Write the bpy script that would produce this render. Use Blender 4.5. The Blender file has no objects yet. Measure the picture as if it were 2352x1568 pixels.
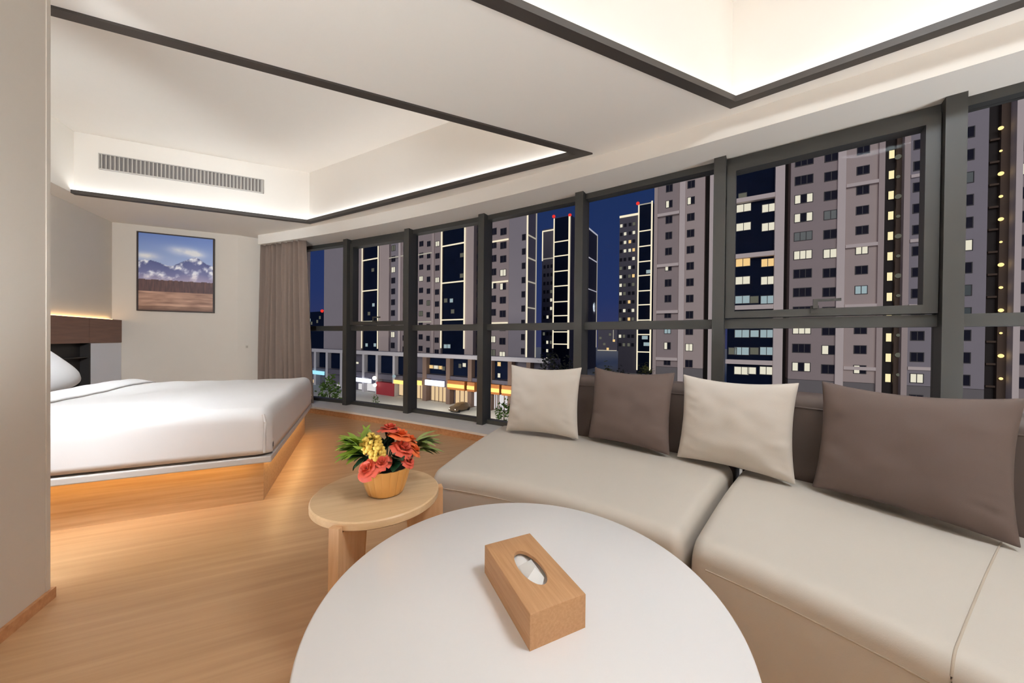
import bpy, bmesh, math, random
from math import sin, cos, pi, radians as rad, hypot, atan2, sqrt
from mathutils import Vector, Matrix, noise

random.seed(7)
SC = bpy.context.scene
COL = SC.collection

# ------------------------------------------------------------------ camera
F_PX = 785.07                       # focal length in pixels of a 2352 x 1568 frame
PITCH, ROLL = rad(-0.398), rad(0.560)
cam_d = bpy.data.cameras.new('camera')
cam = bpy.data.objects.new('camera', cam_d)
COL.objects.link(cam)
cam_d.sensor_width = 36.0
cam_d.lens = F_PX * 36.0 / 2352.0
cam_d.clip_start = 0.02
cam_d.clip_end = 2000
CAM_R = Matrix.Rotation(PITCH, 3, 'X') @ Matrix.Rotation(-ROLL, 3, 'Y')
cam.matrix_world = Matrix.Translation((0, 0, 1.0)) @ (CAM_R @ Matrix.Rotation(pi / 2, 3, 'X')).to_4x4()
SC.camera = cam


def ray(x, y):
    return CAM_R @ Vector(((x - 1176) / F_PX, 1.0, (784 - y) / F_PX))


# ------------------------------------------------------------------ room axes (metres)
AL = rad(23.5)
UX, UY = cos(AL), sin(AL)


def uw(u, w, z=0.0):
    """room axes: u along the bed towards the window, w away from the camera"""
    return Vector((UX * u - UY * w, UY * u + UX * w, z))


ARC_C = (-11.53, -15.92)            # centre of the gently curved facade


def arc(deg, r, z=0.0):
    return Vector((ARC_C[0] + r * cos(rad(deg)), ARC_C[1] + r * sin(rad(deg)), z))


R_GLASS, R_FRONT = 22.65, 22.27
CEIL, HEAD, TRANSOM, SILL = 2.455, 2.3215, 1.13, 0.088

# ------------------------------------------------------------------ materials


def mat(name):
    m = bpy.data.materials.new(name)
    m.use_nodes = True
    nt = m.node_tree
    b = nt.nodes['Principled BSDF']
    return m, nt, b


def srgb(r, g, b):
    f = lambda c: (c / 255 / 12.92) if c / 255 <= 0.04045 else ((c / 255 + 0.055) / 1.055) ** 2.4
    return (f(r), f(g), f(b), 1)


def plain(name, rgb, rough=0.6, metal=0.0, var=0.04, scale=8.0, bump=0.0, bscale=200.0, spec=0.5, coat=0.0):
    m, nt, b = mat(name)
    c = srgb(*rgb)
    n = nt.nodes.new('ShaderNodeTexNoise')
    n.inputs['Scale'].default_value = scale
    n.inputs['Detail'].default_value = 4
    tc = nt.nodes.new('ShaderNodeTexCoord')
    nt.links.new(tc.outputs['Object'], n.inputs['Vector'])
    mx = nt.nodes.new('ShaderNodeMixRGB')
    mx.inputs[1].default_value = tuple(v * (1 - var) for v in c[:3]) + (1,)
    mx.inputs[2].default_value = tuple(min(1, v * (1 + var)) for v in c[:3]) + (1,)
    nt.links.new(n.outputs['Fac'], mx.inputs[0])
    nt.links.new(mx.outputs[0], b.inputs['Base Color'])
    b.inputs['Roughness'].default_value = rough
    b.inputs['Metallic'].default_value = metal
    b.inputs['Specular IOR Level'].default_value = spec
    b.inputs['Coat Weight'].default_value = coat
    if bump:
        n2 = nt.nodes.new('ShaderNodeTexNoise')
        n2.inputs['Scale'].default_value = bscale
        n2.inputs['Detail'].default_value = 3
        nt.links.new(tc.outputs['Object'], n2.inputs['Vector'])
        bp = nt.nodes.new('ShaderNodeBump')
        bp.inputs['Strength'].default_value = bump
        bp.inputs['Distance'].default_value = 0.002
        nt.links.new(n2.outputs['Fac'], bp.inputs['Height'])
        nt.links.new(bp.outputs[0], b.inputs['Normal'])
    return m


def wood(name, dark, light, angle, rough=0.45, across=60.0, along=2.0, axis=0, spec=0.4):
    """streaky grain: the grain runs along local x turned by angle about z (axis 2: grain runs upright)"""
    m, nt, b = mat(name)
    tc = nt.nodes.new('ShaderNodeTexCoord')
    mp = nt.nodes.new('ShaderNodeMapping')
    mp.vector_type = 'TEXTURE'
    mp.inputs['Rotation'].default_value = (0, 0, angle)
    mp2 = nt.nodes.new('ShaderNodeMapping')
    mp2.inputs['Scale'].default_value = (along, across, across) if axis == 0 else (across, across, along)
    nt.links.new(tc.outputs['Object'], mp.inputs['Vector'])
    nt.links.new(mp.outputs[0], mp2.inputs['Vector'])
    n = nt.nodes.new('ShaderNodeTexNoise')
    n.inputs['Scale'].default_value = 1.0
    n.inputs['Detail'].default_value = 5
    n.inputs['Roughness'].default_value = 0.6
    nt.links.new(mp2.outputs[0], n.inputs['Vector'])
    r = nt.nodes.new('ShaderNodeValToRGB')
    r.color_ramp.elements[0].position = 0.3
    r.color_ramp.elements[1].position = 0.7
    r.color_ramp.elements[0].color = srgb(*dark)
    r.color_ramp.elements[1].color = srgb(*light)
    nt.links.new(n.outputs['Fac'], r.inputs[0])
    nt.links.new(r.outputs[0], b.inputs['Base Color'])
    b.inputs['Roughness'].default_value = rough
    b.inputs['Specular IOR Level'].default_value = spec
    return m


def emit(name, rgb, strength):
    m = bpy.data.materials.new(name)
    m.use_nodes = True
    nt = m.node_tree
    nt.nodes.clear()
    e = nt.nodes.new('ShaderNodeEmission')
    e.inputs['Color'].default_value = srgb(*rgb)
    e.inputs['Strength'].default_value = strength
    o = nt.nodes.new('ShaderNodeOutputMaterial')
    nt.links.new(e.outputs[0], o.inputs[0])
    return m


def window_glass(name, refl=0.025, tint=(1, 1, 1)):
    m = bpy.data.materials.new(name)
    m.use_nodes = True
    nt = m.node_tree
    nt.nodes.clear()
    t = nt.nodes.new('ShaderNodeBsdfTransparent')
    t.inputs['Color'].default_value = (*tint, 1)
    g = nt.nodes.new('ShaderNodeBsdfGlossy')
    g.inputs['Roughness'].default_value = 0.0
    mx = nt.nodes.new('ShaderNodeMixShader')
    mx.inputs[0].default_value = refl
    o = nt.nodes.new('ShaderNodeOutputMaterial')
    nt.links.new(t.outputs[0], mx.inputs[1])
    nt.links.new(g.outputs[0], mx.inputs[2])
    nt.links.new(mx.outputs[0], o.inputs[0])
    return m


M = {}
M['wall'] = plain('wall_fabric', (208, 198, 185), 0.85, var=0.02, bump=0.15, bscale=120)
M['white'] = plain('ceiling_paint', (232, 225, 215), 0.9, var=0.01)
M['trim'] = plain('bronze_trim', (60, 53, 48), 0.5, 0.0, var=0.03)
M['frame'] = plain('dark_grey_aluminium', (56, 55, 52), 0.45, 0.0, var=0.03, spec=0.5)
M['gasket'] = plain('black_gasket', (30, 29, 27), 0.6)
M['stone'] = plain('white_stone', (234, 230, 224), 0.35, var=0.05, scale=14)
M['floor'] = wood('oak_floor', (180, 141, 102), (200, 161, 121), AL, 0.38, 26, 1.1)
M['oak_trim'] = wood('oak_trim', (170, 120, 80), (200, 150, 108), AL, 0.5, 40, 2)
M['platform'] = wood('oak_platform', (192, 152, 110), (216, 180, 138), AL, 0.5, 60, 2.0)
M['side_oak'] = wood('pale_oak', (205, 170, 128), (222, 190, 150), AL, 0.42, 40, 3)
M['side_leg'] = wood('pale_oak_leg', (205, 160, 118), (220, 180, 138), 0, 0.5, 60, 5, axis=2)
M['box_oak'] = wood('box_oak', (172, 128, 88), (190, 146, 106), rad(-64.6), 0.5, 160, 8)
M['table'] = plain('white_lacquer', (236, 233, 232), 0.28, var=0.006, spec=0.5)
M['leather'] = plain('greige_leather', (197, 189, 179), 0.5, var=0.02, bump=0.12, bscale=350, spec=0.4)
M['seam'] = plain('greige_thread', (178, 165, 150), 0.7)
M['taupe'] = plain('taupe_leather', (84, 71, 66), 0.5, var=0.03, bump=0.12, bscale=350, spec=0.4)
M['taupe_fab'] = plain('taupe_cushion_fabric', (96, 82, 77), 0.75, var=0.02, bump=0.2, bscale=500, spec=0.3)
M['cream_fab'] = plain('cream_cushion_fabric', (204, 196, 187), 0.85, var=0.02, bump=0.2, bscale=500, spec=0.3)
M['linen'] = plain('white_cotton', (232, 228, 226), 0.85, var=0.01, bump=0.08, bscale=400, spec=0.3)
M['bedboard'] = plain('pale_grey_board', (205, 198, 192), 0.7)
M['ledge'] = wood('brown_veneer', (104, 74, 62), (122, 88, 74), rad(113.5), 0.5, 40, 3)
M['niche'] = plain('dark_niche', (34, 28, 25), 0.6)
M['cabinet'] = plain('cool_white_laminate', (214, 214, 220), 0.5, var=0.01)
M['curtain'] = plain('taupe_curtain', (126, 109, 98), 0.9, var=0.05, scale=30, spec=0.2)
M['grille'] = plain('grey_grille', (186, 180, 172), 0.6)
M['grille_dark'] = plain('grille_shadow_gap', (122, 115, 110), 0.8)
M['picture_frame'] = plain('dark_brown_frame', (52, 40, 36), 0.5)
M['plastic'] = plain('switch_plastic', (205, 195, 180), 0.5)
M['rocker'] = plain('switch_rocker', (170, 158, 144), 0.5)
M['gold'] = plain('gold_glaze', (238, 190, 122), 0.27, 0.75, var=0.05)
M['soil'] = plain('dark_foam', (28, 40, 30), 0.9)
M['paper'] = plain('white_tissue', (238, 238, 236), 0.9)
M['box_dark'] = plain('box_inside', (120, 90, 62), 0.8)
M['glass'] = window_glass('clear_window_glass', 0.002)
M['led'] = emit('cove_led', (246, 250, 255), 13.0)
M['led_soft'] = emit('cove_led_soft', (246, 250, 255), 10.0)
M['led_warm'] = emit('warm_led', (255, 204, 124), 17.0)
M['led_foot'] = emit('warm_led_foot', (255, 212, 146), 22.0)
M['led_head'] = emit('ledge_led', (255, 206, 140), 9)
M['leaf'] = plain('light_green_leaf', (128, 150, 52), 0.5, var=0.2, scale=30)
M['leaf2'] = plain('grey_green_leaf', (134, 146, 84), 0.55, var=0.2, scale=30)
M['leaf_dark'] = plain('dark_green_leaf', (26, 62, 40), 0.5, var=0.2, scale=30)
M['bloom_o'] = plain('orange_petal', (224, 108, 56), 0.6, var=0.15, scale=60)
M['bloom_r'] = plain('coral_petal', (206, 84, 62), 0.6, var=0.15, scale=60)
M['bloom_y'] = plain('yellow_petal', (218, 184, 84), 0.6, var=0.12, scale=80)

# ------------------------------------------------------------------ mesh helpers


class MB:
    """collects shapes in one bmesh; build() links it as one mesh object"""

    def __init__(s):
        s.bm = bmesh.new()

    def quad(s, a, b, c, d, mi=0):
        f = s.bm.faces.new([s.bm.verts.new(v) for v in (a, b, c, d)])
        f.material_index = mi
        return f

    def poly(s, pts, mi=0):
        f = s.bm.faces.new([s.bm.verts.new(v) for v in pts])
        f.material_index = mi
        return f

    def prism(s, pts, z0, z1, mi=0):
        """pts: (x, y) outline; upright prism"""
        lo = [s.bm.verts.new((p[0], p[1], z0)) for p in pts]
        hi = [s.bm.verts.new((p[0], p[1], z1)) for p in pts]
        n = len(pts)
        fs = [s.bm.faces.new(lo[::-1]), s.bm.faces.new(hi)]
        for i in range(n):
            fs.append(s.bm.faces.new((lo[i], lo[(i + 1) % n], hi[(i + 1) % n], hi[i])))
        for f in fs:
            f.material_index = mi
        return lo + hi

    def box(s, x0, x1, y0, y1, z0, z1, mi=0, bevel=0.0, seg=2):
        vs = s.prism([(x0, y0), (x1, y0), (x1, y1), (x0, y1)], z0, z1, mi)
        if bevel:
            es = list({e for v in vs for e in v.link_edges})
            bmesh.ops.bevel(s.bm, geom=es, offset=bevel, segments=seg, affect='EDGES', profile=0.5, material=mi)

    def ubox(s, u0, u1, w0, w1, z0, z1, mi=0, bevel=0.0, seg=2):
        vs = s.prism([uw(u0, w0)[:2], uw(u1, w0)[:2], uw(u1, w1)[:2], uw(u0, w1)[:2]], z0, z1, mi)
        if bevel:
            es = list({e for v in vs for e in v.link_edges})
            bmesh.ops.bevel(s.bm, geom=es, offset=bevel, segments=seg, affect='EDGES', profile=0.5, material=mi)

    def bar(s, p, q, wid, z0, z1, mi=0, off=0.0):
        """upright box along p-q, thickness wid, shifted sideways (left of p->q) by off"""
        p, q = Vector(p[:2]), Vector(q[:2])
        d = (q - p).normalized()
        n = Vector((-d.y, d.x))
        a, b = p + n * (off - wid / 2), p + n * (off + wid / 2)
        c, e = q + n * (off + wid / 2), q + n * (off - wid / 2)
        s.prism([a, e, c, b], z0, z1, mi)

    def strip(s, rings, mi=0, close=False, caps=False):
        """rings: lists of points of equal length, lofted"""
        vr = [[s.bm.verts.new(p) for p in r] for r in rings]
        n = len(vr[0])
        for i in range(len(vr) - 1):
            for j in range(n if close else n - 1):
                k = (j + 1) % n
                f = s.bm.faces.new((vr[i][j], vr[i][k], vr[i + 1][k], vr[i + 1][j]))
                f.material_index = mi
        if caps:
            for r, rev in ((vr[0], True), (vr[-1], False)):
                f = s.bm.faces.new(r[::-1] if rev else r)
                f.material_index = mi
        return vr

    def tube(s, pts, r, n=8, mi=0, taper=None):
        pts = [Vector(p) for p in pts]
        rings = []
        up0 = Vector((0, 0, 1))
        for i, p in enumerate(pts):
            t = (pts[min(i + 1, len(pts) - 1)] - pts[max(i - 1, 0)]).normalized()
            a = t.cross(up0)
            if a.length < 1e-3:
                a = t.cross(Vector((1, 0, 0)))
            a.normalize()
            b = t.cross(a)
            rr = r if taper is None else r * (1 + (taper - 1) * i / (len(pts) - 1))
            rings.append([p + a * rr * cos(2 * pi * k / n) + b * rr * sin(2 * pi * k / n) for k in range(n)])
        s.strip(rings, mi, True, True)

    def lathe(s, cx, cy, prof, n=48, mi=0, rfun=None):
        rings = []
        for r, z in prof:
            ring = []
            for k in range(n):
                a = 2 * pi * k / n
                rr = r * (rfun(a, z) if rfun else 1)
                ring.append((cx + rr * cos(a), cy + rr * sin(a), z))
            rings.append(ring)
        s.strip(rings, mi, True, True)

    def blob(s, c, r, seed=0, sub=2, amp=0.3, freq=1.5, sq=(1, 1, 1), mi=0):
        res = bmesh.ops.create_icosphere(s.bm, subdivisions=sub, radius=1.0)
        for v in res['verts']:
            d = v.co.normalized()
            k = 1 + amp * noise.noise(d * freq + Vector((seed * 3.1, seed * 1.7, seed)))
            v.co = Vector(c) + Vector((d.x * sq[0], d.y * sq[1], d.z * sq[2])) * r * k
        for v in res['verts']:
            for f in v.link_faces:
                f.material_index = mi

    def build(s, name, mats, parent=None, smooth=None, local=False):
        bmesh.ops.recalc_face_normals(s.bm, faces=s.bm.faces[:])
        if parent is not None and not local:
            L = world_loc(parent)
            for v in s.bm.verts:
                v.co -= L
        me = bpy.data.meshes.new(name)
        s.bm.to_mesh(me)
        s.bm.free()
        if not isinstance(mats, (list, tuple)):
            mats = [mats]
        for m in mats:
            me.materials.append(m)
        if smooth is not None:
            me.shade_smooth()
            me.set_sharp_from_angle(angle=rad(smooth))
        o = bpy.data.objects.new(name, me)
        COL.objects.link(o)
        if parent is not None:
            o.parent = parent
        return o


def world_loc(o):
    L = Vector((0, 0, 0))
    while o is not None:
        L += o.location
        o = o.parent
    return L


def tag(o, label=None, cat=None, group=None, kind=None):
    if label:
        o['label'] = label
    if cat:
        o['category'] = cat
    if group:
        o['group'] = group
    if kind:
        o['kind'] = kind
    return o


def empty(name, loc, label=None, cat=None, group=None, rz=0.0, kind=None):
    o = bpy.data.objects.new(name, None)
    o.empty_display_size = 0.1
    o.location = loc
    o.rotation_euler = (0, 0, rz)
    COL.objects.link(o)
    return tag(o, label, cat, group, kind)


def struct(o, label, cat):
    return tag(o, label, cat, kind='structure')


# ================================================================== THE ROOM SHELL
ARC_END, ARC_START = 43.2, 69.3
ARCS = [ARC_START - (ARC_START - ARC_END) * i / 40 for i in range(41)]
W_BACK, U_HEAD, W_REAR = 6.1, -2.975, -2.2
U_PART, W_PART = -1.081, 1.868
corner = uw(-1.663, W_BACK)
outline = ([uw(U_HEAD, 0.6), uw(U_HEAD, W_BACK), corner] + [arc(d, R_GLASS + 0.03) for d in ARCS] +
           [uw(-1.231, W_REAR), uw(-1.231, 0.6)])
outline = [Vector((p.x, p.y)) for p in outline]

b = MB()
b.prism(outline, -0.12, 0.0)
struct(b.build('floor', M['floor']), 'pale oak floor with fine streaky grain running towards the window', 'floor')

# ---- ceiling: flat lower ceiling with two tray openings
TRAY_A = [uw(-2.741, 5.038), uw(-0.641, 5.038), Vector((0.585, 2.671, 0)), uw(-2.741, 2.226)]
TRAY_A = [Vector((p.x, p.y)) for p in TRAY_A]
TRAY_B = [Vector(uw(*p)[:2]) for p in ((2.075, 1.41), (3.69, -1.6), (-0.7, -1.6), (-0.7, 1.41))]
bm = bmesh.new()
es = []
for loop in (outline, TRAY_A, TRAY_B):
    vs = [bm.verts.new((p[0], p[1], CEIL)) for p in loop]
    es += [bm.edges.new((vs[i], vs[(i + 1) % len(vs)])) for i in range(len(vs))]
bmesh.ops.triangle_fill(bm, use_beauty=True, use_dissolve=False, edges=es)
b = MB()
b.bm.free()
b.bm = bm
lc = b.build('ceiling', M['white'])
if lc.data.polygons and lc.data.polygons[0].normal.z > 0:
    lc.data.flip_normals()
struct(lc, 'flat off-white ceiling between and around the two raised trays', 'ceiling')

TRAY_TOP = 3.09


def tray(name, pts, label):
    b = MB()
    n = len(pts)
    for i in range(n):
        a, c = pts[i], pts[(i + 1) % n]
        b.quad((a.x, a.y, CEIL - 0.002), (c.x, c.y, CEIL - 0.002), (c.x, c.y, TRAY_TOP), (a.x, a.y, TRAY_TOP))
    b.poly([(p.x, p.y, TRAY_TOP) for p in pts])
    struct(b.build(name, M['white']), label, 'ceiling tray')


tray('ceiling_tray', TRAY_A, 'raised off-white ceiling tray above the bed with the air vent')
tray('ceiling_tray', TRAY_B, 'raised off-white ceiling tray above the round white table')


def inset(pts, d, skip=()):
    """polygon moved inwards by d (clockwise or not)"""
    n = len(pts)
    area = sum(pts[i].x * pts[(i + 1) % n].y - pts[(i + 1) % n].x * pts[i].y for i in range(n))
    sg = 1 if area > 0 else -1
    lines = []
    for i in range(n):
        a, c = pts[i], pts[(i + 1) % n]
        t = (c - a).normalized()
        nn = Vector((-t.y, t.x)) * sg
        k = 0 if i in skip else d
        lines.append((a + nn * k, t))
    out = []
    for i in range(n):
        (p, t), (q, s_) = lines[i - 1], lines[i]
        cr = t.x * s_.y - t.y * s_.x
        k = ((q.x - p.x) * s_.y - (q.y - p.y) * s_.x) / cr
        out.append(p + t * k)
    return out


def trim_and_led(idx, pts, skip, lbl1, strips):
    """dark metal lip around the tray opening, and the LED strip lying on it"""
    n = len(pts)
    inn = inset(pts, 0.045, skip)
    out = inset(pts, -0.012, skip)
    l0, l1 = inset(pts, 0.008, skip), inset(pts, 0.03, skip)
    root = empty('trim_%d' % idx, (pts[0].x, pts[0].y, CEIL), lbl1, 'ceiling trim', kind='structure')
    b = MB()
    for i in range(n):
        if i in skip:
            continue
        j = (i + 1) % n
        b.prism([out[i], out[j], inn[j], inn[i]], CEIL - 0.012, CEIL + 0.006)
        in2 = inset(pts, 0.039, skip)
        b.prism([in2[i], in2[j], inn[j], inn[i]], CEIL + 0.006, CEIL + 0.024)
    b.build('trim_profile', M['trim'], root)
    for i in range(n):
        if i in skip:
            continue
        j = (i + 1) % n
        m = MB()
        m.prism([l0[i], l0[j], l1[j], l1[i]], CEIL + 0.0065, CEIL + 0.011)
        m.build('led_strip', M[strips], root)


trim_and_led(1, TRAY_A, (3,), 'dark bronze trim with hidden lights around the tray above the bed', 'led')
trim_and_led(2, TRAY_B, (), 'dark bronze trim with hidden lights around the tray above the white table', 'led_soft')

# ---- bulkhead along the window
b = MB()
rings = []
for d in ARCS:
    rings.append([arc(d, R_FRONT, CEIL + 0.001), arc(d, R_FRONT, HEAD), arc(d, R_GLASS + 0.1, HEAD)])
b.strip(rings)
struct(b.build('ceiling_bulkhead', M['white'], smooth=30), 'dropped white bulkhead running along the top of the window', 'ceiling bulkhead')

# ---- walls
def wall(name, pts, label, z0=0.0, z1=CEIL, m='wall'):
    b = MB()
    b.prism(pts, z0, z1)
    return struct(b.build(name, M[m]), label, 'wall')


P2 = lambda u, w: Vector(uw(u, w)[:2])
wall('wall_headboard', [P2(U_HEAD, 0.5), P2(U_HEAD, W_BACK + .1), P2(U_HEAD - .12, W_BACK + .1), P2(U_HEAD - .12, 0.5)],
     'beige wall behind the head of the bed, washed by a light strip')
wall('wall_back', [P2(U_HEAD, W_BACK), P2(-1.663, W_BACK), P2(-1.6, W_BACK + .12), P2(U_HEAD, W_BACK + .12)],
     'beige back wall carrying the mountain picture')
jw = arc(ARC_START, R_GLASS + 0.05)
cn = Vector((corner.x, corner.y))
wall('wall_return', [cn, Vector(jw[:2]), Vector(jw[:2]) + Vector((-.1, .1)), cn + Vector((-.05, .12))],
     'short beige wall between the picture and the curtain')
wall('wall_partition', [P2(U_PART, W_REAR), P2(U_PART, W_PART), P2(-1.231, W_PART), P2(-1.231, W_REAR)],
     'beige partition wall in the near foreground')
wall('wall_bedroom_entry', [P2(-2.975, 0.5), P2(-1.231, 0.5), P2(-1.231, 0.6), P2(-2.975, 0.6)],
     'beige wall at the entry side of the bed alcove, behind the partition')
wall('wall_rear', [P2(-1.231, W_REAR), P2(4.6, W_REAR), P2(4.6, W_REAR - .12), P2(-1.231, W_REAR - .12)],
     'beige rear wall behind the camera')
# partition edge bead and baseboard
b = MB()
b.ubox(U_PART - 0.012, U_PART + 0.003, W_PART - 0.016, W_PART + 0.001, 0.041, CEIL)
struct(b.build('trim_3', M['wall']), 'thin bead on the edge of the partition wall', 'wall trim')
b = MB()
b.ubox(U_PART, U_PART + 0.012, W_REAR, W_PART + 0.012, 0, 0.04)
b.ubox(-1.231, U_PART, W_PART, W_PART + 0.012, 0, 0.04)
struct(b.build('baseboard_partition', M['oak_trim']), 'low oak baseboard along the partition wall', 'baseboard')

# ---- window sill
b = MB()
rings = []
for d in ARCS:
    rings.append([arc(d, R_FRONT + 0.012, 0.066), arc(d, R_FRONT - 0.012, 0.066), arc(d, R_FRONT - 0.012, SILL),
                  arc(d, R_GLASS + 0.06, SILL), arc(d, R_GLASS + 0.06, 0.066)])
b.strip(rings, close=True, caps=True)
struct(b.build('trim_4', M['stone'], smooth=30), 'long white stone window sill curving under the glass', 'window sill')
b = MB()
rings = []
for d in ARCS:
    rings.append([arc(d, R_FRONT, 0), arc(d, R_FRONT, 0.066), arc(d, R_GLASS + .05, 0.066), arc(d, R_GLASS + .05, 0)])
b.strip(rings, close=True, caps=True)
struct(b.build('baseboard_window', M['oak_trim'], smooth=30), 'low oak riser under the white window sill', 'baseboard')
# white jamb beside the curtain
b = MB()
b.prism([Vector(arc(d, r)[:2]) for d, r in ((69.4, R_GLASS - .04), (68.18, R_GLASS - .04), (68.18, R_GLASS + .1), (69.4, R_GLASS + .1))], SILL, HEAD)
struct(b.build('wall_window_jamb', M['white']), 'white jamb between the curtain and the first pane', 'wall')

# ---- the window wall: one bay = one window
MUL = [65.68, 62.94, 60.2, 57.45, 54.71, 51.97, 49.23, 46.49, 43.75]
EDGES = [68.18] + MUL
SASH = (2, 6)
bay_lbl = ['narrow first window bay beside the curtain', 'window bay with an opening sash nearest the bed end',
           'window bay above the flower pot, third from the curtain', 'window bay left of the cream cushion at the sofa end',
           'window bay behind the first dark cushion', 'wide window bay with opening sash and lever handle',
           'window bay at the far side of the thick mullion, behind the big dark cushion', 'window bay out of frame, next but one from the sash',
           'last window bay at the rear corner']


def mbar(b, d0, d1, r_in, r_out, z0, z1, mi=0):
    b.prism([Vector(arc(d0, r_in)[:2]), Vector(arc(d1, r_in)[:2]), Vector(arc(d1, r_out)[:2]), Vector(arc(d0, r_out)[:2])], z0, z1, mi)


HW = math.degrees(0.0375 / R_GLASS)
for i in range(len(EDGES) - 1):
    dL, dR = EDGES[i], EDGES[i + 1]
    root = empty('window_%d' % (i + 1), arc((dL + dR) / 2, R_GLASS, SILL), bay_lbl[i], 'window', kind='structure')
    a0 = dL - (HW if i else 0.0)
    a1 = dR + HW
    b = MB()
    mbar(b, dR + HW, dR - HW, R_GLASS - 0.13, R_GLASS + 0.03, SILL - .002, HEAD + .004)
    b.build('mullion', M['frame'], root)
    if i == 0:
        b = MB()
        mbar(b, dL, dL - 0.06, R_GLASS - 0.03, R_GLASS + 0.03, SILL, HEAD)
        b.build('side_rail', M['frame'], root)
    b = MB()
    mbar(b, a0, a1, R_GLASS - 0.06, R_GLASS + 0.03, 2.272, HEAD + .003)
    b.build('head_rail', M['frame'], root)
    b = MB()
    mbar(b, a0, a1, R_GLASS - 0.06, R_GLASS + 0.03, 1.092, 1.160)
    b.build('transom', M['frame'], root)
    b = MB()
    mbar(b, a0, a1, R_GLASS - 0.05, R_GLASS + 0.03, SILL, SILL + 0.042)
    b.build('sill_rail', M['frame'], root)
    zu0, zu1, e0, e1 = 1.160, 2.272, a0, a1
    if i + 1 in SASH:
        s = empty('sash', arc((dL + dR) / 2, R_GLASS, SILL) - root.location)
        s.parent = root
        w = math.degrees(0.055 / R_GLASS)
        b = MB()
        g = 0.004
        ri, ro = R_GLASS - 0.085, R_GLASS + 0.01
        mbar(b, a0 - .01, a0 - .01 - w, ri, ro, 1.166, 2.266)
        mbar(b, a1 + .01 + w, a1 + .01, ri, ro, 1.166, 2.266)
        mbar(b, a0 - .01 - w, a1 + .01 + w, ri, ro, 2.215, 2.266)
        mbar(b, a0 - .01 - w, a1 + .01 + w, ri, ro, 1.166, 1.215)
        b.build('sash_frame', M['frame'], s)
        b = MB()
        mbar(b, a0, a0 - .012, R_GLASS - 0.07, R_GLASS, 1.16, 2.272)
        mbar(b, a1 + .012, a1, R_GLASS - 0.07, R_GLASS, 1.16, 2.272)
        mbar(b, a0, a1, R_GLASS - 0.07, R_GLASS, 2.264, 2.272)
        b.build('gasket', M['gasket'], s)
        hb = (dL + dR) / 2 + 0.0
        b = MB()
        mbar(b, hb + .08, hb - .02, ri - 0.014, ri + .001, 1.185, 1.232)
        mbar(b, hb + .055, hb + .005, ri - 0.046, ri - .012, 1.212, 1.230)
        mbar(b, hb + .06, hb, ri - 0.052, ri - .040, 1.212, 1.268)
        mbar(b, hb + .06, hb - .27, ri - 0.052, ri - .040, 1.2535, 1.270)
        hnd = b.build('handle', M['frame'], s)
        zu0, zu1, e0, e1 = 1.215, 2.215, a0 - .01 - w, a1 + .01 + w
        par = s
    else:
        par = root
    b = MB()
    mbar(b, e0, e1, R_GLASS - .003, R_GLASS + .003, zu0, zu1)
    b.build('upper_pane', M['glass'], par)
    b = MB()
    mbar(b, a0, a1, R_GLASS - .003, R_GLASS + .003, SILL + .042, 1.092)
    b.build('lower_pane', M['glass'], root)

# ================================================================== BEDROOM END
# ---- curtain
b = MB()
rings = []
NZ, NT = 24, 260
for k in range(NZ + 1):
    t = k / NZ                                   # 0 top, 1 bottom
    z = HEAD - 0.004 - t * (HEAD - SILL - 0.014)
    row = []
    for j in range(NT + 1):
        s_ = j / NT
        d0, d1 = 69.42 + 0.06 * t, 67.12 - 0.34 * t
        d = d0 + (d1 - d0) * s_
        ph = 2 * pi * 8.5 * s_ + 1.1 * sin(5 * s_ + .4) + 0.5 * t * sin(9 * s_ + 1)
        amp = 0.028 + 0.03 * t + 0.012 * noise.noise(Vector((s_ * 9, t * 1.5, 0)))
        r = 22.34 + amp * sin(ph) + 0.012 * sin(2.3 * ph + 3 * t)
        row.append(arc(d, r, z))
    rings.append(row)
b.strip(rings)
cu = b.build('curtain', M['curtain'], smooth=80)
sm = cu.modifiers.new('thickness', 'SOLIDIFY')
sm.thickness = 0.004
tag(cu, 'taupe pleated curtain gathered at the far end of the window', 'curtain')

# ---- picture on the back wall
PW0, PW1, PZ0, PZ1 = -2.727, -1.924, 1.326, 2.366
root = empty('framed_picture', uw((PW0 + PW1) / 2, W_BACK, PZ0), 'framed mountain landscape picture hanging on the beige back wall', 'picture')
b = MB()
fw = 0.014
for (u0, u1, z0, z1) in ((PW0, PW1, PZ1 - fw, PZ1), (PW0, PW1, PZ0, PZ0 + fw), (PW0, PW0 + fw, PZ0 + fw, PZ1 - fw), (PW1 - fw, PW1, PZ0 + fw, PZ1 - fw)):
    b.ubox(u0, u1, W_BACK - 0.035, W_BACK - 0.001, z0, z1)
b.build('frame', M['picture_frame'], root)


def lerp(a, c, t):
    t = max(0.0, min(1.0, t))
    return tuple(a[i] + (c[i] - a[i]) * t for i in range(3))


def fbm(x, y, o=4, s=0.0):
    v, a = 0.0, 0.5
    for k in range(o):
        v += a * noise.noise(Vector((x, y, s)))
        x, y, a = x * 2.1, y * 2.1, a * 0.5
    return v


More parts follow.
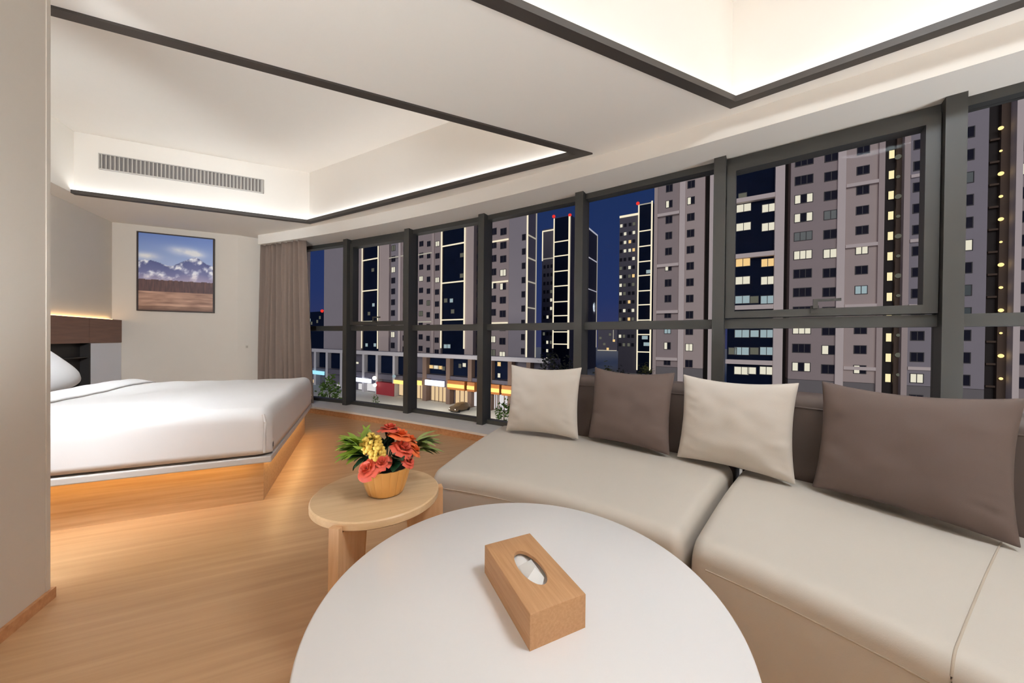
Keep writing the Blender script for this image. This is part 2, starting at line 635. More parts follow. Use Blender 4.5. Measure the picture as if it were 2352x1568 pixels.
def landscape(u, v):
    """colours of the printed picture; u 0..1 across, v 0..1 upwards"""
    ridge = 0.63 + 0.075 * math.exp(-((u - 0.72) / 0.16) ** 2) + 0.02 * sin(u * 9 + 1) + 0.05 * fbm(u * 4, 3.3)
    if v > ridge:
        c = lerp((176, 192, 224), (112, 138, 200), (v - 0.55) / 0.45)
        cl = math.exp(-((u - 0.62) / 0.2) ** 2 - ((v - 0.80 - 0.05 * (0.62 - u)) / 0.05) ** 2)
        cl += 0.9 * math.exp(-((u - 0.08) / 0.16) ** 2 - ((v - 0.70) / 0.045) ** 2) + 0.5 * math.exp(-((u - 0.8) / 0.1) ** 2 - ((v - 0.76) / 0.04) ** 2)
        return lerp(c, (236, 236, 238), cl * (1.1 + 0.9 * fbm(u * 6, v * 10)))
    if v > 0.40 + 0.012 * fbm(u * 12, 1):
        t = (ridge - v) / max(0.02, ridge - 0.36)
        sn = fbm(u * 7 + v * 3, v * 9 - u * 4, 5, 2.0)
        c = lerp((84, 92, 140), (150, 148, 186), t)
        c = lerp(c, (252, 252, 255), max(0, sn * 4.6 - 0.05) * (1 - 0.5 * t))
        return lerp(c, (206, 182, 194), max(0, t - 0.55) * 1.5)
    if v > 0.245 + 0.008 * fbm(u * 8, 5):
        k = fbm(u * 40, v * 6, 3, 4)
        return lerp((116, 84, 78), (74, 58, 62), 0.5 + 1.2 * k)
    k = fbm(u * 3, v * 34, 3, 7)
    return lerp(lerp((136, 102, 88), (206, 166, 142), 0.5 + 1.3 * k), (84, 60, 50), max(0, 0.07 - v) * 9)


bm = bmesh.new()
NX, NY = 110, 140
grid = []
lay = bm.verts.layers.float_color.new('print')
u0, u1, z0, z1 = PW0 + fw, PW1 - fw, PZ0 + fw, PZ1 - fw
base = root.location
for j in range(NY + 1):
    row = []
    for i in range(NX + 1):
        v = bm.verts.new(uw(u0 + (u1 - u0) * i / NX, W_BACK - 0.024, z0 + (z1 - z0) * j / NY) - base)
        v[lay] = srgb(*landscape(i / NX, j / NY))
        row.append(v)
    grid.append(row)
for j in range(NY):
    for i in range(NX):
        bm.faces.new((grid[j][i], grid[j][i + 1], grid[j + 1][i + 1], grid[j + 1][i]))
me = bpy.data.meshes.new('canvas')
bm.to_mesh(me)
bm.free()
m, nt, bs = mat('printed_canvas')
at_ = nt.nodes.new('ShaderNodeAttribute')
at_.attribute_name = 'print'
nt.links.new(at_.outputs['Color'], bs.inputs['Base Color'])
bs.inputs['Roughness'].default_value = 0.55
me.materials.append(m)
o = bpy.data.objects.new('canvas', me)
COL.objects.link(o)
o.parent = root

# ---- switch on the return wall
sd = (Vector(jw[:2]) - cn).normalized()
sn_ = Vector((sd.y, -sd.x))
sp = cn + sd * 0.105 + sn_ * 0.001
root = empty('wall_switch', (sp.x, sp.y, 0.85), 'small beige wall switch on the short wall beside the curtain', 'switch')
b = MB()
b.bar(sp - sd * .03, sp + sd * .03, 0.008, 0.82, 0.88, off=-0.004)
b.build('plate', M['plastic'], root)
b = MB()
b.bar(sp - sd * .013, sp + sd * .013, 0.006, 0.833, 0.867, off=-0.011)
b.build('rocker', M['rocker'], root)

# ---- headboard ledge, niche and cabinet along the headboard wall
LU = -2.881
root = empty('headboard_ledge', uw(U_HEAD + .02, 4.0, 0.905), 'long brown veneered headboard ledge with a light strip on top', 'headboard')
for (w0, w1) in ((2.2, 3.86), (3.864, 5.524), (5.528, 6.098)):
    b = MB()
    b.ubox(U_HEAD, LU, w0, w1, 0.907, 1.186)
    b.build('panel', M['ledge'], root)
b = MB()
b.ubox(U_HEAD, LU, 2.2, 6.098, 1.186, 1.198)
b.build('cap', M['ledge'], root)
b = MB()
b.ubox(U_HEAD + .012, U_HEAD + .03, 2.3, 6.05, 1.199, 1.205)
b.build('led_strip', M['led_head'], root)
root = empty('bedside_cabinet', uw(U_HEAD + .02, 5.6, 0.0), 'cool white panel cabinet with dark open niche under the brown ledge', 'cabinet')
b = MB()
b.ubox(U_HEAD + .001, LU - .004, 5.556, 6.096, 0.0, 0.904)
b.build('door', M['cabinet'], root)
b = MB()
b.ubox(U_HEAD + .001, U_HEAD + .012, 4.3, 5.553, 0.0, 0.904)
b.ubox(U_HEAD + .012, LU - .004, 5.536, 5.553, 0.0, 0.904)
b.ubox(U_HEAD + .012, LU - .004, 4.3, 4.316, 0.0, 0.904)
b.build('niche', M['niche'], root)
for z in (0.74,):
    b = MB()
    b.ubox(U_HEAD + .012, LU - .012, 4.317, 5.535, z, z + 0.012)
    b.build('shelf', M['niche'], root)

# ---- bed
BF, BN, BW = -0.555, 2.515, 4.12
root = empty('bed', uw(-1.7, 3.3, 0), 'low double bed on an oak platform with warm light under its edge', 'bed')
b = MB()
b.ubox(-2.87, BF, BN, BW, 0.0, 0.235)
b.build('platform', M['platform'], root)
b = MB()
b.ubox(-2.87, BF + .062, 2.40, 4.15, 0.262, 0.30, bevel=.006)
b.build('bed_board', M['bedboard'], root)
b = MB()
b.ubox(-2.87, BF - .03, BN + .04, BW - .04, 0.235, 0.262)
b.build('support', M['bedboard'], root)
b = MB()
b.ubox(-2.85, -0.58, 2.44, 4.11, 0.301, 0.545, bevel=.05, seg=3)
b.build('mattress', M['linen'], root, smooth=50)
b = MB()
b.ubox(-2.84, -0.60, 2.440, 2.452, 0.2588, 0.2614)
b.build('led_strip', M['led_warm'], root)
b = MB()
b.ubox(-0.530, -0.516, 2.55, 4.10, 0.2560, 0.2612)
b.build('led_strip', M['led_foot'], root)


def duvet_z(u, w):
    return 0.585 + 0.012 * noise.noise(Vector((u * 2.3, w * 2.3, 1))) + 0.006 * noise.noise(Vector((u * 7, w * 7, 5)))


def duvet_shell(u0, u1, w0, w1, zb, zf, rad_, nu, nw):
    """open-bottom cover: rows run across w with rounded shoulders, foot end closed"""
    def section(u, zt, w0, w1, drop=0.0):
        r = rad_
        pts = []
        for k in range(7):
            pts.append((w0, zb + (zt(w0 + r) - r - zb) * k / 6))
        for k in range(1, 8):
            a = pi / 2 * k / 8
            pts.append((w0 + r - r * cos(a), zt(w0 + r) - r + r * sin(a)))
        for k in range(nw + 1):
            w = w0 + r + (w1 - w0 - 2 * r) * k / nw
            pts.append((w, zt(w)))
        for k in range(1, 8):
            a = pi / 2 * k / 8
            pts.append((w1 - r + r * sin(a), zt(w1 - r) - r + r * cos(a)))
        for k in range(7):
            pts.append((w1, zt(w1 - r) - r - (zt(w1 - r) - r - zb) * k / 6))
        return pts
    rings = []
    for i in range(nu + 1):
        u = u0 + (u1 - rad_ - u0) * i / nu
        rings.append([uw(u, w, z) for w, z in section(u, lambda w: zf(u, w), w0, w1)])
    for k in range(1, 9):
        a = pi / 2 * k / 8
        u = u1 - rad_ + rad_ * sin(a)
        dz = rad_ * (1 - cos(a))
        ins = 0.04 * (1 - cos(a))
        rings.append([uw(u, w, max(zb, z)) for w, z in section(u, lambda w: zf(u, w) - dz, w0 + ins, w1 - ins)])
    last = rings[-1]
    for k in range(1, 7):
        t = k / 6
        rings.append([Vector((p.x, p.y, p.z + (zb - p.z) * t)) for p in last])
    return rings


b = MB()
b.strip(duvet_shell(-1.93, -0.495, 2.405, 4.145, 0.315, duvet_z, 0.075, 40, 26))
dv = b.build('duvet', M['linen'], smooth=60)
sm = dv.modifiers.new('thickness', 'SOLIDIFY')
sm.thickness = 0.012
sm.offset = -1
tag(dv, 'plain white duvet covering the bed down to the platform', 'duvet')
b = MB()
rings = []
for i in range(19):
    u = -1.925 + (0.205) * i / 18
    t = i / 18
    lift = 0.016 + 0.03 * sin(pi * min(1, t * 1.05)) ** 0.6 * (1 if t < .97 else .5)
    row = []
    for k in range(41):
        w = 2.43 + (4.12 - 2.43) * k / 40
        e = min(1, (k / 40) / .06, (1 - k / 40) / .06)
        row.append(uw(u, w, duvet_z(u, w) + lift * (0.35 + .65 * e) - (1 - e) * .006))
    rings.append(row)
b.strip(rings)
fo = b.build('folded_edge', M['linen'], dv, smooth=60)
sm = fo.modifiers.new('thickness', 'SOLIDIFY')
sm.thickness = 0.014
# corner pleat at the foot of the duvet
b = MB()
b.tube([uw(-0.527, 2.403, 0.324), uw(-0.525, 2.404, 0.40), uw(-0.523, 2.404, 0.50), uw(-0.535, 2.412, 0.545)], 0.007, 8)
b.build('corner_pleat', M['linen'], dv, smooth=60)

# ---- pillow leaning at the head of the bed
b = MB()
N = 26
rings = {}
for side in (1, -1):
    g = []
    for j in range(N + 1):
        row = []
        for i in range(N + 1):
            a, c = -1 + 2 * i / N, -1 + 2 * j / N
            rr = max(abs(a), abs(c))
            n_ = 3.0
            q = (abs(a) ** n_ + abs(c) ** n_) ** (1 / n_)
            k = rr / q if q > 1e-6 else 1
            th = 0.10 * max(0, 1 - (rr) ** 2.4) ** 0.6
            x, y = a * k * 0.52 * (1.0 - 0.55 * c * k), c * k * 0.24
            # lean about the w axis
            p = uw(-2.09 - (y + .2) * 0.30 + side * th * .9, 3.31 + x, max(0.566, 0.80 + y * 0.97 + side * th * 0.3))
            row.append(p)
        g.append(row)
    b.strip(g)
bmesh.ops.remove_doubles(b.bm, verts=b.bm.verts[:], dist=0.0005)
tag(b.build('pillow', M['linen'], smooth=60), 'plump white pillow leaning at the head of the bed', 'pillow')

# ---- air vent on the back wall of the bed tray
VU0, VU1, VZ0, VZ1 = -2.55, -1.122, 2.738, 2.902
root = empty('air_vent', uw((VU0 + VU1) / 2, 5.03, VZ0), 'long grey slotted air vent in the tray wall above the bed', 'air vent')
b = MB()
b.ubox(VU0, VU1, 5.028, 5.036, VZ0, VZ1)
b.build('backing', M['grille_dark'], root)
b = MB()
for (a0, a1, c0, c1) in ((VU0, VU1, VZ1 - .008, VZ1), (VU0, VU1, VZ0, VZ0 + .008), (VU0, VU0 + .008, VZ0, VZ1), (VU1 - .008, VU1, VZ0, VZ1)):
    b.ubox(a0, a1, 5.012, 5.028, c0, c1)
b.build('frame', M['grille'], root)
b = MB()
n = 42
for k in range(n):
    u = VU0 + .02 + (VU1 - VU0 - .04) * k / (n - 1)
    b.prism([P2(u - .010, 5.027), P2(u - .004, 5.027), P2(u + .010, 5.014), P2(u + .004, 5.014)], VZ0 + .008, VZ1 - .008)
b.build('slats', M['grille'], root)

# ================================================================== SOFA
FC, FR_ = Vector((-0.852, -0.416)), 1.97
BC, BR_ = Vector((-1.326, -0.922)), 3.485


def fpt(d):
    return FC + Vector((cos(rad(d)), sin(rad(d)))) * FR_


def bpt(d, r=BR_):
    return BC + Vector((cos(rad(d)), sin(rad(d)))) * r


SEAT_Z = 0.42


def rounded_profile(depth, zt, zb, r1=0.05, r2=0.03):
    """closed section (q, z): q 0 at the front, depth at the back"""
    pts = [(0.012, zb), (0.004, zb + .12), (0, zt - r1)]
    for k in range(1, 7):
        a = pi / 2 * k / 6
        pts.append((r1 - r1 * cos(a), zt - r1 + r1 * sin(a) - 0.0))
    for k in range(1, 8):
        q = r1 + (depth - r1 - r2) * k / 8
        pts.append((q, zt + 0.012 * sin(pi * k / 8)))
    for k in range(0, 6):
        a = pi / 2 * k / 5
        pts.append((depth - r2 + r2 * sin(a), zt - r2 + r2 * cos(a)))
    pts.append((depth, zb))
    return pts


def seat_loft(f0, f1, b0, b1, zt, zb, n=28, end_r=0.045):
    """lofted curved seat with softly rounded ends"""
    L = (fpt(f0) - fpt(f1)).length
    ts = []
    for k in range(7):
        a = pi / 2 * k / 6
        ts.append((end_r * (1 - cos(a)) / 1.0, 1 - sin(a)))      # distance from end, shrink amount
    rings = []
    stations = [(d / 1.0, s_) for d, s_ in ts]
    total = L
    allst = [(d / total * 0.8, s_) for d, s_ in stations] + [(t / n, 0.0) for t in range(2, n - 1)] + [(1 - d / total * 0.8, s_) for d, s_ in stations[::-1]]
    for t, shr in allst:
        f, bk = fpt(f0 + (f1 - f0) * t), bpt(b0 + (b1 - b0) * t)
        D = (bk - f).length
        dirv = (bk - f).normalized()
        e = end_r * shr
        prof = rounded_profile(D - 2 * e * .8, zt - e, zb)
        rings.append([Vector((f.x + dirv.x * (q + e * .8), f.y + dirv.y * (q + e * .8), z)) for q, z in prof])
    return rings


def back_loft(d0, d1, r0, thick, z0, z1, n=40):
    rings = []
    er = 0.04
    st = []
    span = abs(d0 - d1) * pi / 180 * r0
    for k in range(6):
        a = pi / 2 * k / 5
        st.append((er * (1 - cos(a)) / span, 1 - sin(a)))
    al = st + [(i / n, 0) for i in range(2, n - 1)] + [(1 - t, s_) for t, s_ in st[::-1]]
    for t, shr in al:
        d = d0 + (d1 - d0) * t
        e = er * shr
        rr = thick / 2 - e * .9
        mid = r0 + thick / 2
        pts = [(mid - rr, z0)]
        rt = min(0.055, rr)
        zt = z1 - e
        pts += [(mid - rr, z0 + (zt - rt - z0) * k / 4) for k in range(1, 4)]
        for k in range(9):
            a = pi / 2 * k / 8
            pts.append((mid - rr + rt - rt * cos(a), zt - rt + rt * sin(a)))
        for k in range(9):
            a = pi / 2 * k / 8
            pts.append((mid + rr - rt + rt * sin(a), zt - rt + rt * cos(a)))
        pts.append((mid + rr, z0))
        rings.append([Vector((*bpt(d, r), z)) for r, z in pts])
    return rings


def sofa(label, f0, f1, b0, b1, bk0, bk1, seams):
    mf = fpt((f0 + f1) / 2)
    root = empty('sofa_section', (mf.x, mf.y, 0), label, 'sofa')
    b = MB()
    b.strip(seat_loft(f0, f1, b0, b1, SEAT_Z, 0.012), close=True, caps=True)
    b.build('seat', M['leather'], root, smooth=50)
    b = MB()
    b.strip(back_loft(bk0, bk1, BR_ + 0.002, 0.15, 0.012, 0.778), close=True, caps=True)
    o = b.build('backrest', M['taupe'], root, smooth=50)
    o['label'] = 'dark taupe backrest'
    b = MB()
    n = 40
    pts = [bpt(bk0 + (bk1 - bk0) * (0.03 + 0.94 * k / n), BR_ + .002) for k in range(n + 1)]
    b.tube([Vector((p.x, p.y, 0.722)) for p in pts], 0.0035, 6)
    b.build('piping', M['taupe'], o, smooth=60)
    b = MB()
    pts = [fpt(f0 + (f1 - f0) * (0.03 + 0.94 * k / n)) for k in range(n + 1)]
    b.tube([Vector((p.x, p.y, SEAT_Z - 0.068)) for p in pts], 0.0022, 6)
    b.build('piping', M['seam'], root, smooth=60)
    for (sf, sb) in seams:
        b = MB()
        f, bk = fpt(sf), bpt(sb)
        D = (bk - f).length
        dv_ = (bk - f).normalized()
        pr = [(q, z) for q, z in rounded_profile(D, SEAT_Z, 0.012)][1:-4]
        b.tube([Vector((f.x + dv_.x * q, f.y + dv_.y * q, z + 0.0005)) for q, z in pr], 0.0022, 6)
        b.build('seam', M['seam'], root, smooth=60)
    return root


sofa('greige curved sofa section at the far end, with bare rounded tip beside the side table', 75.4, 46.35, 68.9, 46.75, 62.5, 46.75, [])
sofa('greige curved sofa section nearest the camera, under the big dark cushion', 45.75, 2.0, 46.3, 17.0, 46.35, 17.0, [(32.0, 34.6)])


def cushion(name, a, c, lean, zb, w, h, t, material, label, seed, sag=0.0):
    """square scatter cushion: bottom front corners near a and c, leaning back by lean radians"""
    a, c = Vector(a), Vector(c)
    mid = (a + c) / 2
    x = (c - a).normalized()
    nb = Vector((-x.y, x.x))                      # away from the sitter
    b = MB()
    N = 34
    cx = Vector((x.x, x.y, 0))
    up = Vector((nb.x * sin(lean), nb.y * sin(lean), cos(lean)))
    out = Vector((-nb.x * cos(lean), -nb.y * cos(lean), sin(lean)))
    org = Vector((mid.x, mid.y, zb)) - out * (-0.0)
    for side in (1, -1):
        g = []
        for j in range(N + 1):
            row = []
            for i in range(N + 1):
                p, q = -1 + 2 * i / N, -1 + 2 * j / N
                # seam outline: sides pulled in, corners pointed
                px_ = p * (1 - 0.075 * (1 - q * q) * abs(p) ** 1.5)
                qy_ = q * (1 - 0.075 * (1 - p * p) * abs(q) ** 1.5)
                prof = max(0.0, (1 - abs(p) ** 2.6) * (1 - abs(q) ** 2.6)) ** 0.55
                th = t / 2 * prof
                cr = max(0, abs(p * q) - 0.25)
                edge = max(0, abs(p) - .55) * 2 * (0.4 + .6 * (0.5 - 0.5 * q))
                wr = noise.noise(Vector((p * 2 + seed, q * 8 + p * 2, seed * 2.0 + side))) * 0.026 * edge + noise.noise(Vector((p * 3, q * 3, seed))) * 0.008
                th = max(0.0, th + wr * prof)
                dz = -sag * (1 - p * p) * (0.5 + .5 * q)
                bend = 0.0
                pos = org + cx * (px_ * w / 2) + up * (h / 2 + qy_ * h / 2 + dz) + out * (side * th)
                # the bottom sits flat on the seat
                if pos.z < zb:
                    pos.z = zb + 0.002
                row.append(pos)
            g.append(row)
        b.strip(g)
    bmesh.ops.remove_doubles(b.bm, verts=b.bm.verts[:], dist=0.0003)
    L = Vector((mid.x, mid.y, zb))
    for v in b.bm.verts:
        v.co -= L
    o = b.build(name, M[material], smooth=70)
    o.location = L
    sub = o.modifiers.new('smooth', 'SUBSURF')
    sub.levels = sub.render_levels = 1
    return tag(o, label, 'cushion', 'scatter cushions along the sofa')


CZ = 0.4335
cushion('cushion', (-0.024, 2.088), (0.372, 1.927), rad(11), CZ, 0.455, 0.418, 0.125, 'cream_fab', 'cream cushion at the far tip of the sofa, farthest from the camera', 1, .01)
cushion('cushion', (0.446, 1.957), (0.772, 1.670), rad(10), CZ, 0.455, 0.418, 0.115, 'taupe_fab', 'dark taupe cushion between the two cream cushions', 2, .01)
cushion('cushion', (0.806, 1.651), (1.118, 1.342), rad(11), CZ, 0.455, 0.412, 0.125, 'cream_fab', 'cream cushion over the gap between the sofa sections', 3, .01)
cushion('cushion', (1.176, 1.318), (1.400, 0.942), rad(11), CZ, 0.465, 0.425, 0.13, 'taupe_fab', 'dark taupe cushion nearest the camera, looking biggest', 4, .012)

# ================================================================== TABLES
TX, TY, TR, TZ = 0.030, 0.7725, 0.448, 0.4165
root = empty('coffee_table', (TX, TY, 0), 'round white coffee table in front of the curved sofa', 'table')
b = MB()
prof = [(0.0005, TZ - .03), (TR - .02, TZ - .03), (TR - .006, TZ - .026), (TR, TZ - .016), (TR, TZ - .006), (TR - .0015, TZ - .002), (TR - .005, TZ), (0.0005, TZ)]
b.lathe(TX, TY, prof, 160)
b.build('table_top', M['table'], root, smooth=40)
b = MB()
b.lathe(TX, TY, [(0.0005, 0.02), (0.16, 0.02), (0.15, 0.10), (0.12, 0.25), (0.14, TZ - .0305), (0.0005, TZ - .0305)], 64)
b.build('pedestal', M['table'], root, smooth=40)
b = MB()
b.lathe(TX, TY, [(0.0005, 0.0), (0.24, 0.0), (0.245, 0.008), (0.23, 0.02), (0.0005, 0.02)], 64)
b.build('foot_plate', M['table'], root, smooth=40)

# ---- tissue box
c0 = Vector((-0.0629, 0.8504))
c1 = Vector((0.0389, 0.6350))
c3 = Vector((0.0520, 0.9054))
ex = (c1 - c0).normalized()
ey = Vector((-ex.y, ex.x))
BL_, BW_ = 0.2382, 0.1277
ctr = c0 + ex * BL_ / 2 + ey * BW_ / 2
ang = atan2(ex.y, ex.x)
BH = 0.0695
root = empty('tissue_box', (ctr.x, ctr.y, TZ), 'oak tissue box with an oval slot on the white table', 'tissue box')


def bpos(x, y, z):
    return Vector((ctr.x + ex.x * x + ey.x * y, ctr.y + ex.y * x + ey.y * y, TZ + z))


b = MB()
hx, hy, bev = BL_ / 2, BW_ / 2, 0.002
n = 64


def rect_pt(a, hx, hy):
    c, s_ = cos(a), sin(a)
    k = min(hx / max(1e-9, abs(c)), hy / max(1e-9, abs(s_)))
    return c * k, s_ * k


angs = sorted(set([2 * pi * k / n for k in range(n)] + [atan2(sy * hy, sx * hx) % (2 * pi) for sx in (1, -1) for sy in (1, -1)]))
ring = lambda f, z: [bpos(*f(a), z) for a in angs]
re = lambda i: (lambda a: rect_pt(a, hx - i, hy - i))


def oval(sx, sy):
    def f(a):
        c, s_ = cos(a), sin(a)
        k = 1 / sqrt((c / sx) ** 2 + (s_ / sy) ** 2)
        return c * k, s_ * k
    return f


b.strip([ring(re(0.008), 0.0), ring(re(0), 0.0), ring(re(0), BH - bev), ring(re(bev * .35), BH - bev * .35), ring(re(bev), BH),
         ring(oval(0.062, 0.027), BH), ring(oval(0.062, 0.027), BH - 0.008), ring(re(0.008), BH - 0.0085), ring(re(0.008), 0.0)], close=True)
b.build('case', M['box_oak'], root, smooth=30)
b = MB()
b.poly([bpos(x, y, 0.003) for x, y in ((-hx + .009, -hy + .009), (hx - .009, -hy + .009), (hx - .009, hy - .009), (-hx + .009, hy - .009))])
b.build('base', M['box_dark'], root)
# tissue: a stack sheet and a folded tuft rising to the slot
b = MB()
rings = []
for j in range(13):
    y = -0.048 + 0.096 * j / 12
    row = []
    for i in range(25):
        x = -0.102 + 0.204 * i / 24
        z = 0.050 + 0.006 * math.exp(-(y / .02) ** 2) + 0.003 * noise.noise(Vector((x * 40, y * 40, 1)))
        row.append(bpos(x, y, z))
    rings.append(row)
b.strip(rings)
b.poly([bpos(-0.030, -0.014, 0.056), bpos(0.020, -0.020, 0.056), bpos(0.012, 0.006, 0.074), bpos(-0.020, 0.014, 0.070)])
b.poly([bpos(0.012, 0.006, 0.074), bpos(0.020, -0.020, 0.056), bpos(0.048, 0.004, 0.057), bpos(0.030, 0.020, 0.058)])
b.poly([bpos(-0.020, 0.014, 0.070), bpos(0.012, 0.006, 0.074), bpos(0.030, 0.020, 0.058), bpos(-0.030, 0.022, 0.056)])
ti = b.build('paper_tissue', M['paper'], smooth=25)
tag(ti, 'white paper tissue poking up inside the oval slot of the oak box', 'tissue')

# ---- side table
SX, SY, SR, SZ = -0.478, 1.226, 0.214, 0.45
root = empty('side_table', (SX, SY, 0), 'small round oak side table between the bed and the sofa tip', 'table')
b = MB()
b.lathe(SX, SY, [(0.0005, SZ - .03), (SR - .008, SZ - .03), (SR, SZ - .024), (SR, SZ - .004), (SR - .004, SZ), (0.0005, SZ)], 96)
b.build('table_top', M['side_oak'], root, smooth=40)
for k, d in enumerate((-100, -10 + 30, 140)):
    a = rad(d)
    r_ = Vector((cos(a), sin(a)))
    t_ = Vector((-r_.y, r_.x))
    b = MB()
    o_ = Vector((SX, SY))
    # board leg: top housed in the rim, foot swept outwards
    prof = [(0.09, SZ - .031), (SR - .0005, SZ - .031), (SR + .0005, SZ - 0.012), (SR + .016, SZ - .012), (SR + .022, 0.0), (0.14, 0.0)]
    vs = []
    for s_ in (-.0165, .0165):
        vs.append([b.bm.verts.new((*(o_ + r_ * q + t_ * s_), z)) for q, z in prof])
    m_ = len(prof)
    b.bm.faces.new(vs[0]); b.bm.faces.new(vs[1][::-1])
    for i in range(m_):
        b.bm.faces.new((vs[0][i], vs[0][(i + 1) % m_], vs[1][(i + 1) % m_], vs[1][i]))
    b.build('leg', M['side_leg'], root)
b = MB()
for d in (-100, 20, 140):
    a = rad(d)
    b.bar((SX, SY), (SX + .0895 * cos(a), SY + .0895 * sin(a)), 0.03, SZ - .075, SZ - .031)
b.build('brace', M['side_leg'], root)

# ---- flower pot and flowers
PX, PY = -0.446, 1.218
root = empty('flower_pot', (PX, PY, SZ), 'gold ribbed flower pot on the oak side table', 'pot')
b = MB()
rib = lambda a, z: 1 + (0.045 * abs(sin(9 * a)) ** .6 - .03) * (1 if z > SZ + .006 else 0)
PH = 0.098
b.lathe(PX, PY, [(0.0005, SZ + .0005), (0.054, SZ + .0005), (0.060, SZ + .004), (0.066, SZ + .02), (0.073, SZ + .045), (0.081, SZ + .075), (0.0865, SZ + PH - .003),
                 (0.0875, SZ + PH), (0.083, SZ + PH), (0.080, SZ + PH - .01), (0.072, SZ + .05), (0.0005, SZ + .045)], 216, rfun=rib)
b.build('pot_body', M['gold'], root, smooth=60)
b = MB()
b.lathe(PX, PY, [(0.0005, SZ + .0505), (0.066, SZ + .0505), (0.072, SZ + .083), (0.0005, SZ + .086)], 40)
b.build('filling', M['soil'], root, smooth=40)

root = empty('flower_bouquet', (PX, PY, SZ + .087), 'bouquet of orange and yellow blossoms with green leaves in the gold pot', 'flowers')


def leaf(b, p, d, up, ln, wd, curl=0.25):
    d = Vector(d).normalized()
    up = Vector(up)
    s_ = d.cross(up).normalized()
    n_ = s_.cross(d)
    rings = []
    K = 7
    for k in range(K + 1):
        t = k / K
        w_ = wd * sin(pi * min(0.985, 0.04 + t * 0.95)) ** 0.8
        c = Vector(p) + d * ln * t - n_ * curl * ln * t * t
        rings.append([c - s_ * w_ + n_ * w_ * .35, c, c + s_ * w_ + n_ * w_ * .35])
    b.strip(rings)


def rose(c, r, axis, material, seed):
    rnd = random.Random(seed)
    ax = Vector(axis).normalized()
    t1 = ax.cross(Vector((0.3, 0.2, 1))).normalized()
    t2 = ax.cross(t1)
    b = MB()
    for layer, (n_, rr, hh, op) in enumerate(((3, .30, .75, .1), (4, .55, .70, .25), (5, .80, .55, .55), (6, 1.0, .35, 1.0))):
        for k in range(n_):
            a = 2 * pi * k / n_ + layer * .7 + rnd.uniform(-.15, .15)
            rings = []
            half = pi / n_ * 1.25
            for i in range(5):
                t = i / 4
                row = []
                for j in range(6):
                    s_ = -1 + 2 * j / 5
                    aa = a + half * s_ * (0.45 + .55 * sin(pi * (0.15 + .7 * t)))
                    q = r * rr * (0.25 + 0.75 * t ** .8) * (1 + op * .25 * t * t)
                    z = r * (hh * t * (1 - 0.25 * s_ * s_) - op * .45 * t ** 3 - .25)
                    row.append(Vector(c) + (t1 * cos(aa) + t2 * sin(aa)) * q + ax * z)
                rings.append(row)
            b.strip(rings)
    return b.build('blossom', M[material], root, smooth=80)


def spray(c, r, n_, seed):
    """yellow cluster of tiny florets"""
    rnd = random.Random(seed)
    b = MB()
    for k in range(n_):
        v = Vector((rnd.gauss(0, 1), rnd.gauss(0, 1), rnd.gauss(0, 1))).normalized() * r * rnd.uniform(.6, 1)
        b.blob(Vector(c) + v, rnd.uniform(.006, .010), seed=k, sub=1, amp=.5)
    return b.build('blossom', M['bloom_y'], root, smooth=80)


base = Vector((PX, PY, SZ + .085))
vx = Vector((PY, -PX, 0)).normalized()             # across, seen from the room
vy = Vector((PX, PY, 0)).normalized()              # away


def at_b(x, d, z):
    return Vector((PX, PY, 0)) + vx * x + vy * d + Vector((0, 0, z))


ROS = [((0.012, .03, .672), .036, 'bloom_r'), ((.050, .0, .655), .036, 'bloom_o'), ((.082, .02, .628), .036, 'bloom_o'), ((.060, -.035, .615), .038, 'bloom_r'),
       ((.098, -.005, .598), .030, 'bloom_o'), ((.075, -.05, .575), .026, 'bloom_r'), ((-.035, -.06, .578), .030, 'bloom_o'), ((-.060, -.068, .566), .034, 'bloom_r'),
       ((-.012, -.07, .585), .026, 'bloom_r'), ((.035, .05, .64), .03, 'bloom_o')]
for k, (p, r, mm) in enumerate(ROS):
    rose(at_b(*p), r, at_b(*p) - (base + Vector((0, 0, -.02))) + Vector((0, 0, .02)), mm, k)
spray(at_b(-.048, -.02, .632), .034, 90, 3)
spray(at_b(-.030, -.045, .606), .026, 60, 4)


def fern(p, d, n_, ln, wd, seed, material):
    rnd = random.Random(seed)
    b = MB()
    for k in range(n_):
        dd = Vector(d) + Vector((rnd.gauss(0, .45), rnd.gauss(0, .45), rnd.gauss(0, .35)))
        leaf(b, Vector(p) + Vector((rnd.gauss(0, .008), rnd.gauss(0, .008), rnd.gauss(0, .008))), dd, (0, 0, 1), ln * rnd.uniform(.7, 1.1), wd, rnd.uniform(.1, .4))
    return b.build('leaf_spray', M[material], root, smooth=80)


fern(at_b(-.075, .0, .60), -vx * 1.0 + Vector((0, 0, .25)), 26, .085, .017, 1, 'leaf')
fern(at_b(-.085, .0, .625), -vx * .8 + Vector((0, 0, .5)), 22, .070, .016, 2, 'leaf')
fern(at_b(-.05, .02, .62), -vx * .3 + Vector((0, 0, 1)), 10, .07, .010, 3, 'leaf')
fern(at_b(-.06, -.01, .585), -vx * 1 + Vector((0, 0, -.1)), 8, .075, .014, 8, 'leaf_dark')
fern(at_b(.105, .03, .60), vx * 1 + Vector((0, 0, .3)), 20, .085, .012, 4, 'leaf2')
fern(at_b(.11, .02, .595), vx * 1 + Vector((0, 0, -.05)), 8, .085, .012, 5, 'leaf2')
fern(at_b(.03, -.045, .572), -vy + Vector((0, 0, .35)), 12, .042, .018, 6, 'leaf_dark')
fern(at_b(.045, -.03, .566), vx * .4 - vy + Vector((0, 0, .7)), 10, .05, .018, 7, 'leaf_dark')
fern(at_b(.0, .03, .60), Vector((0, 0, 1)), 8, .06, .012, 9, 'leaf_dark')
b = MB()
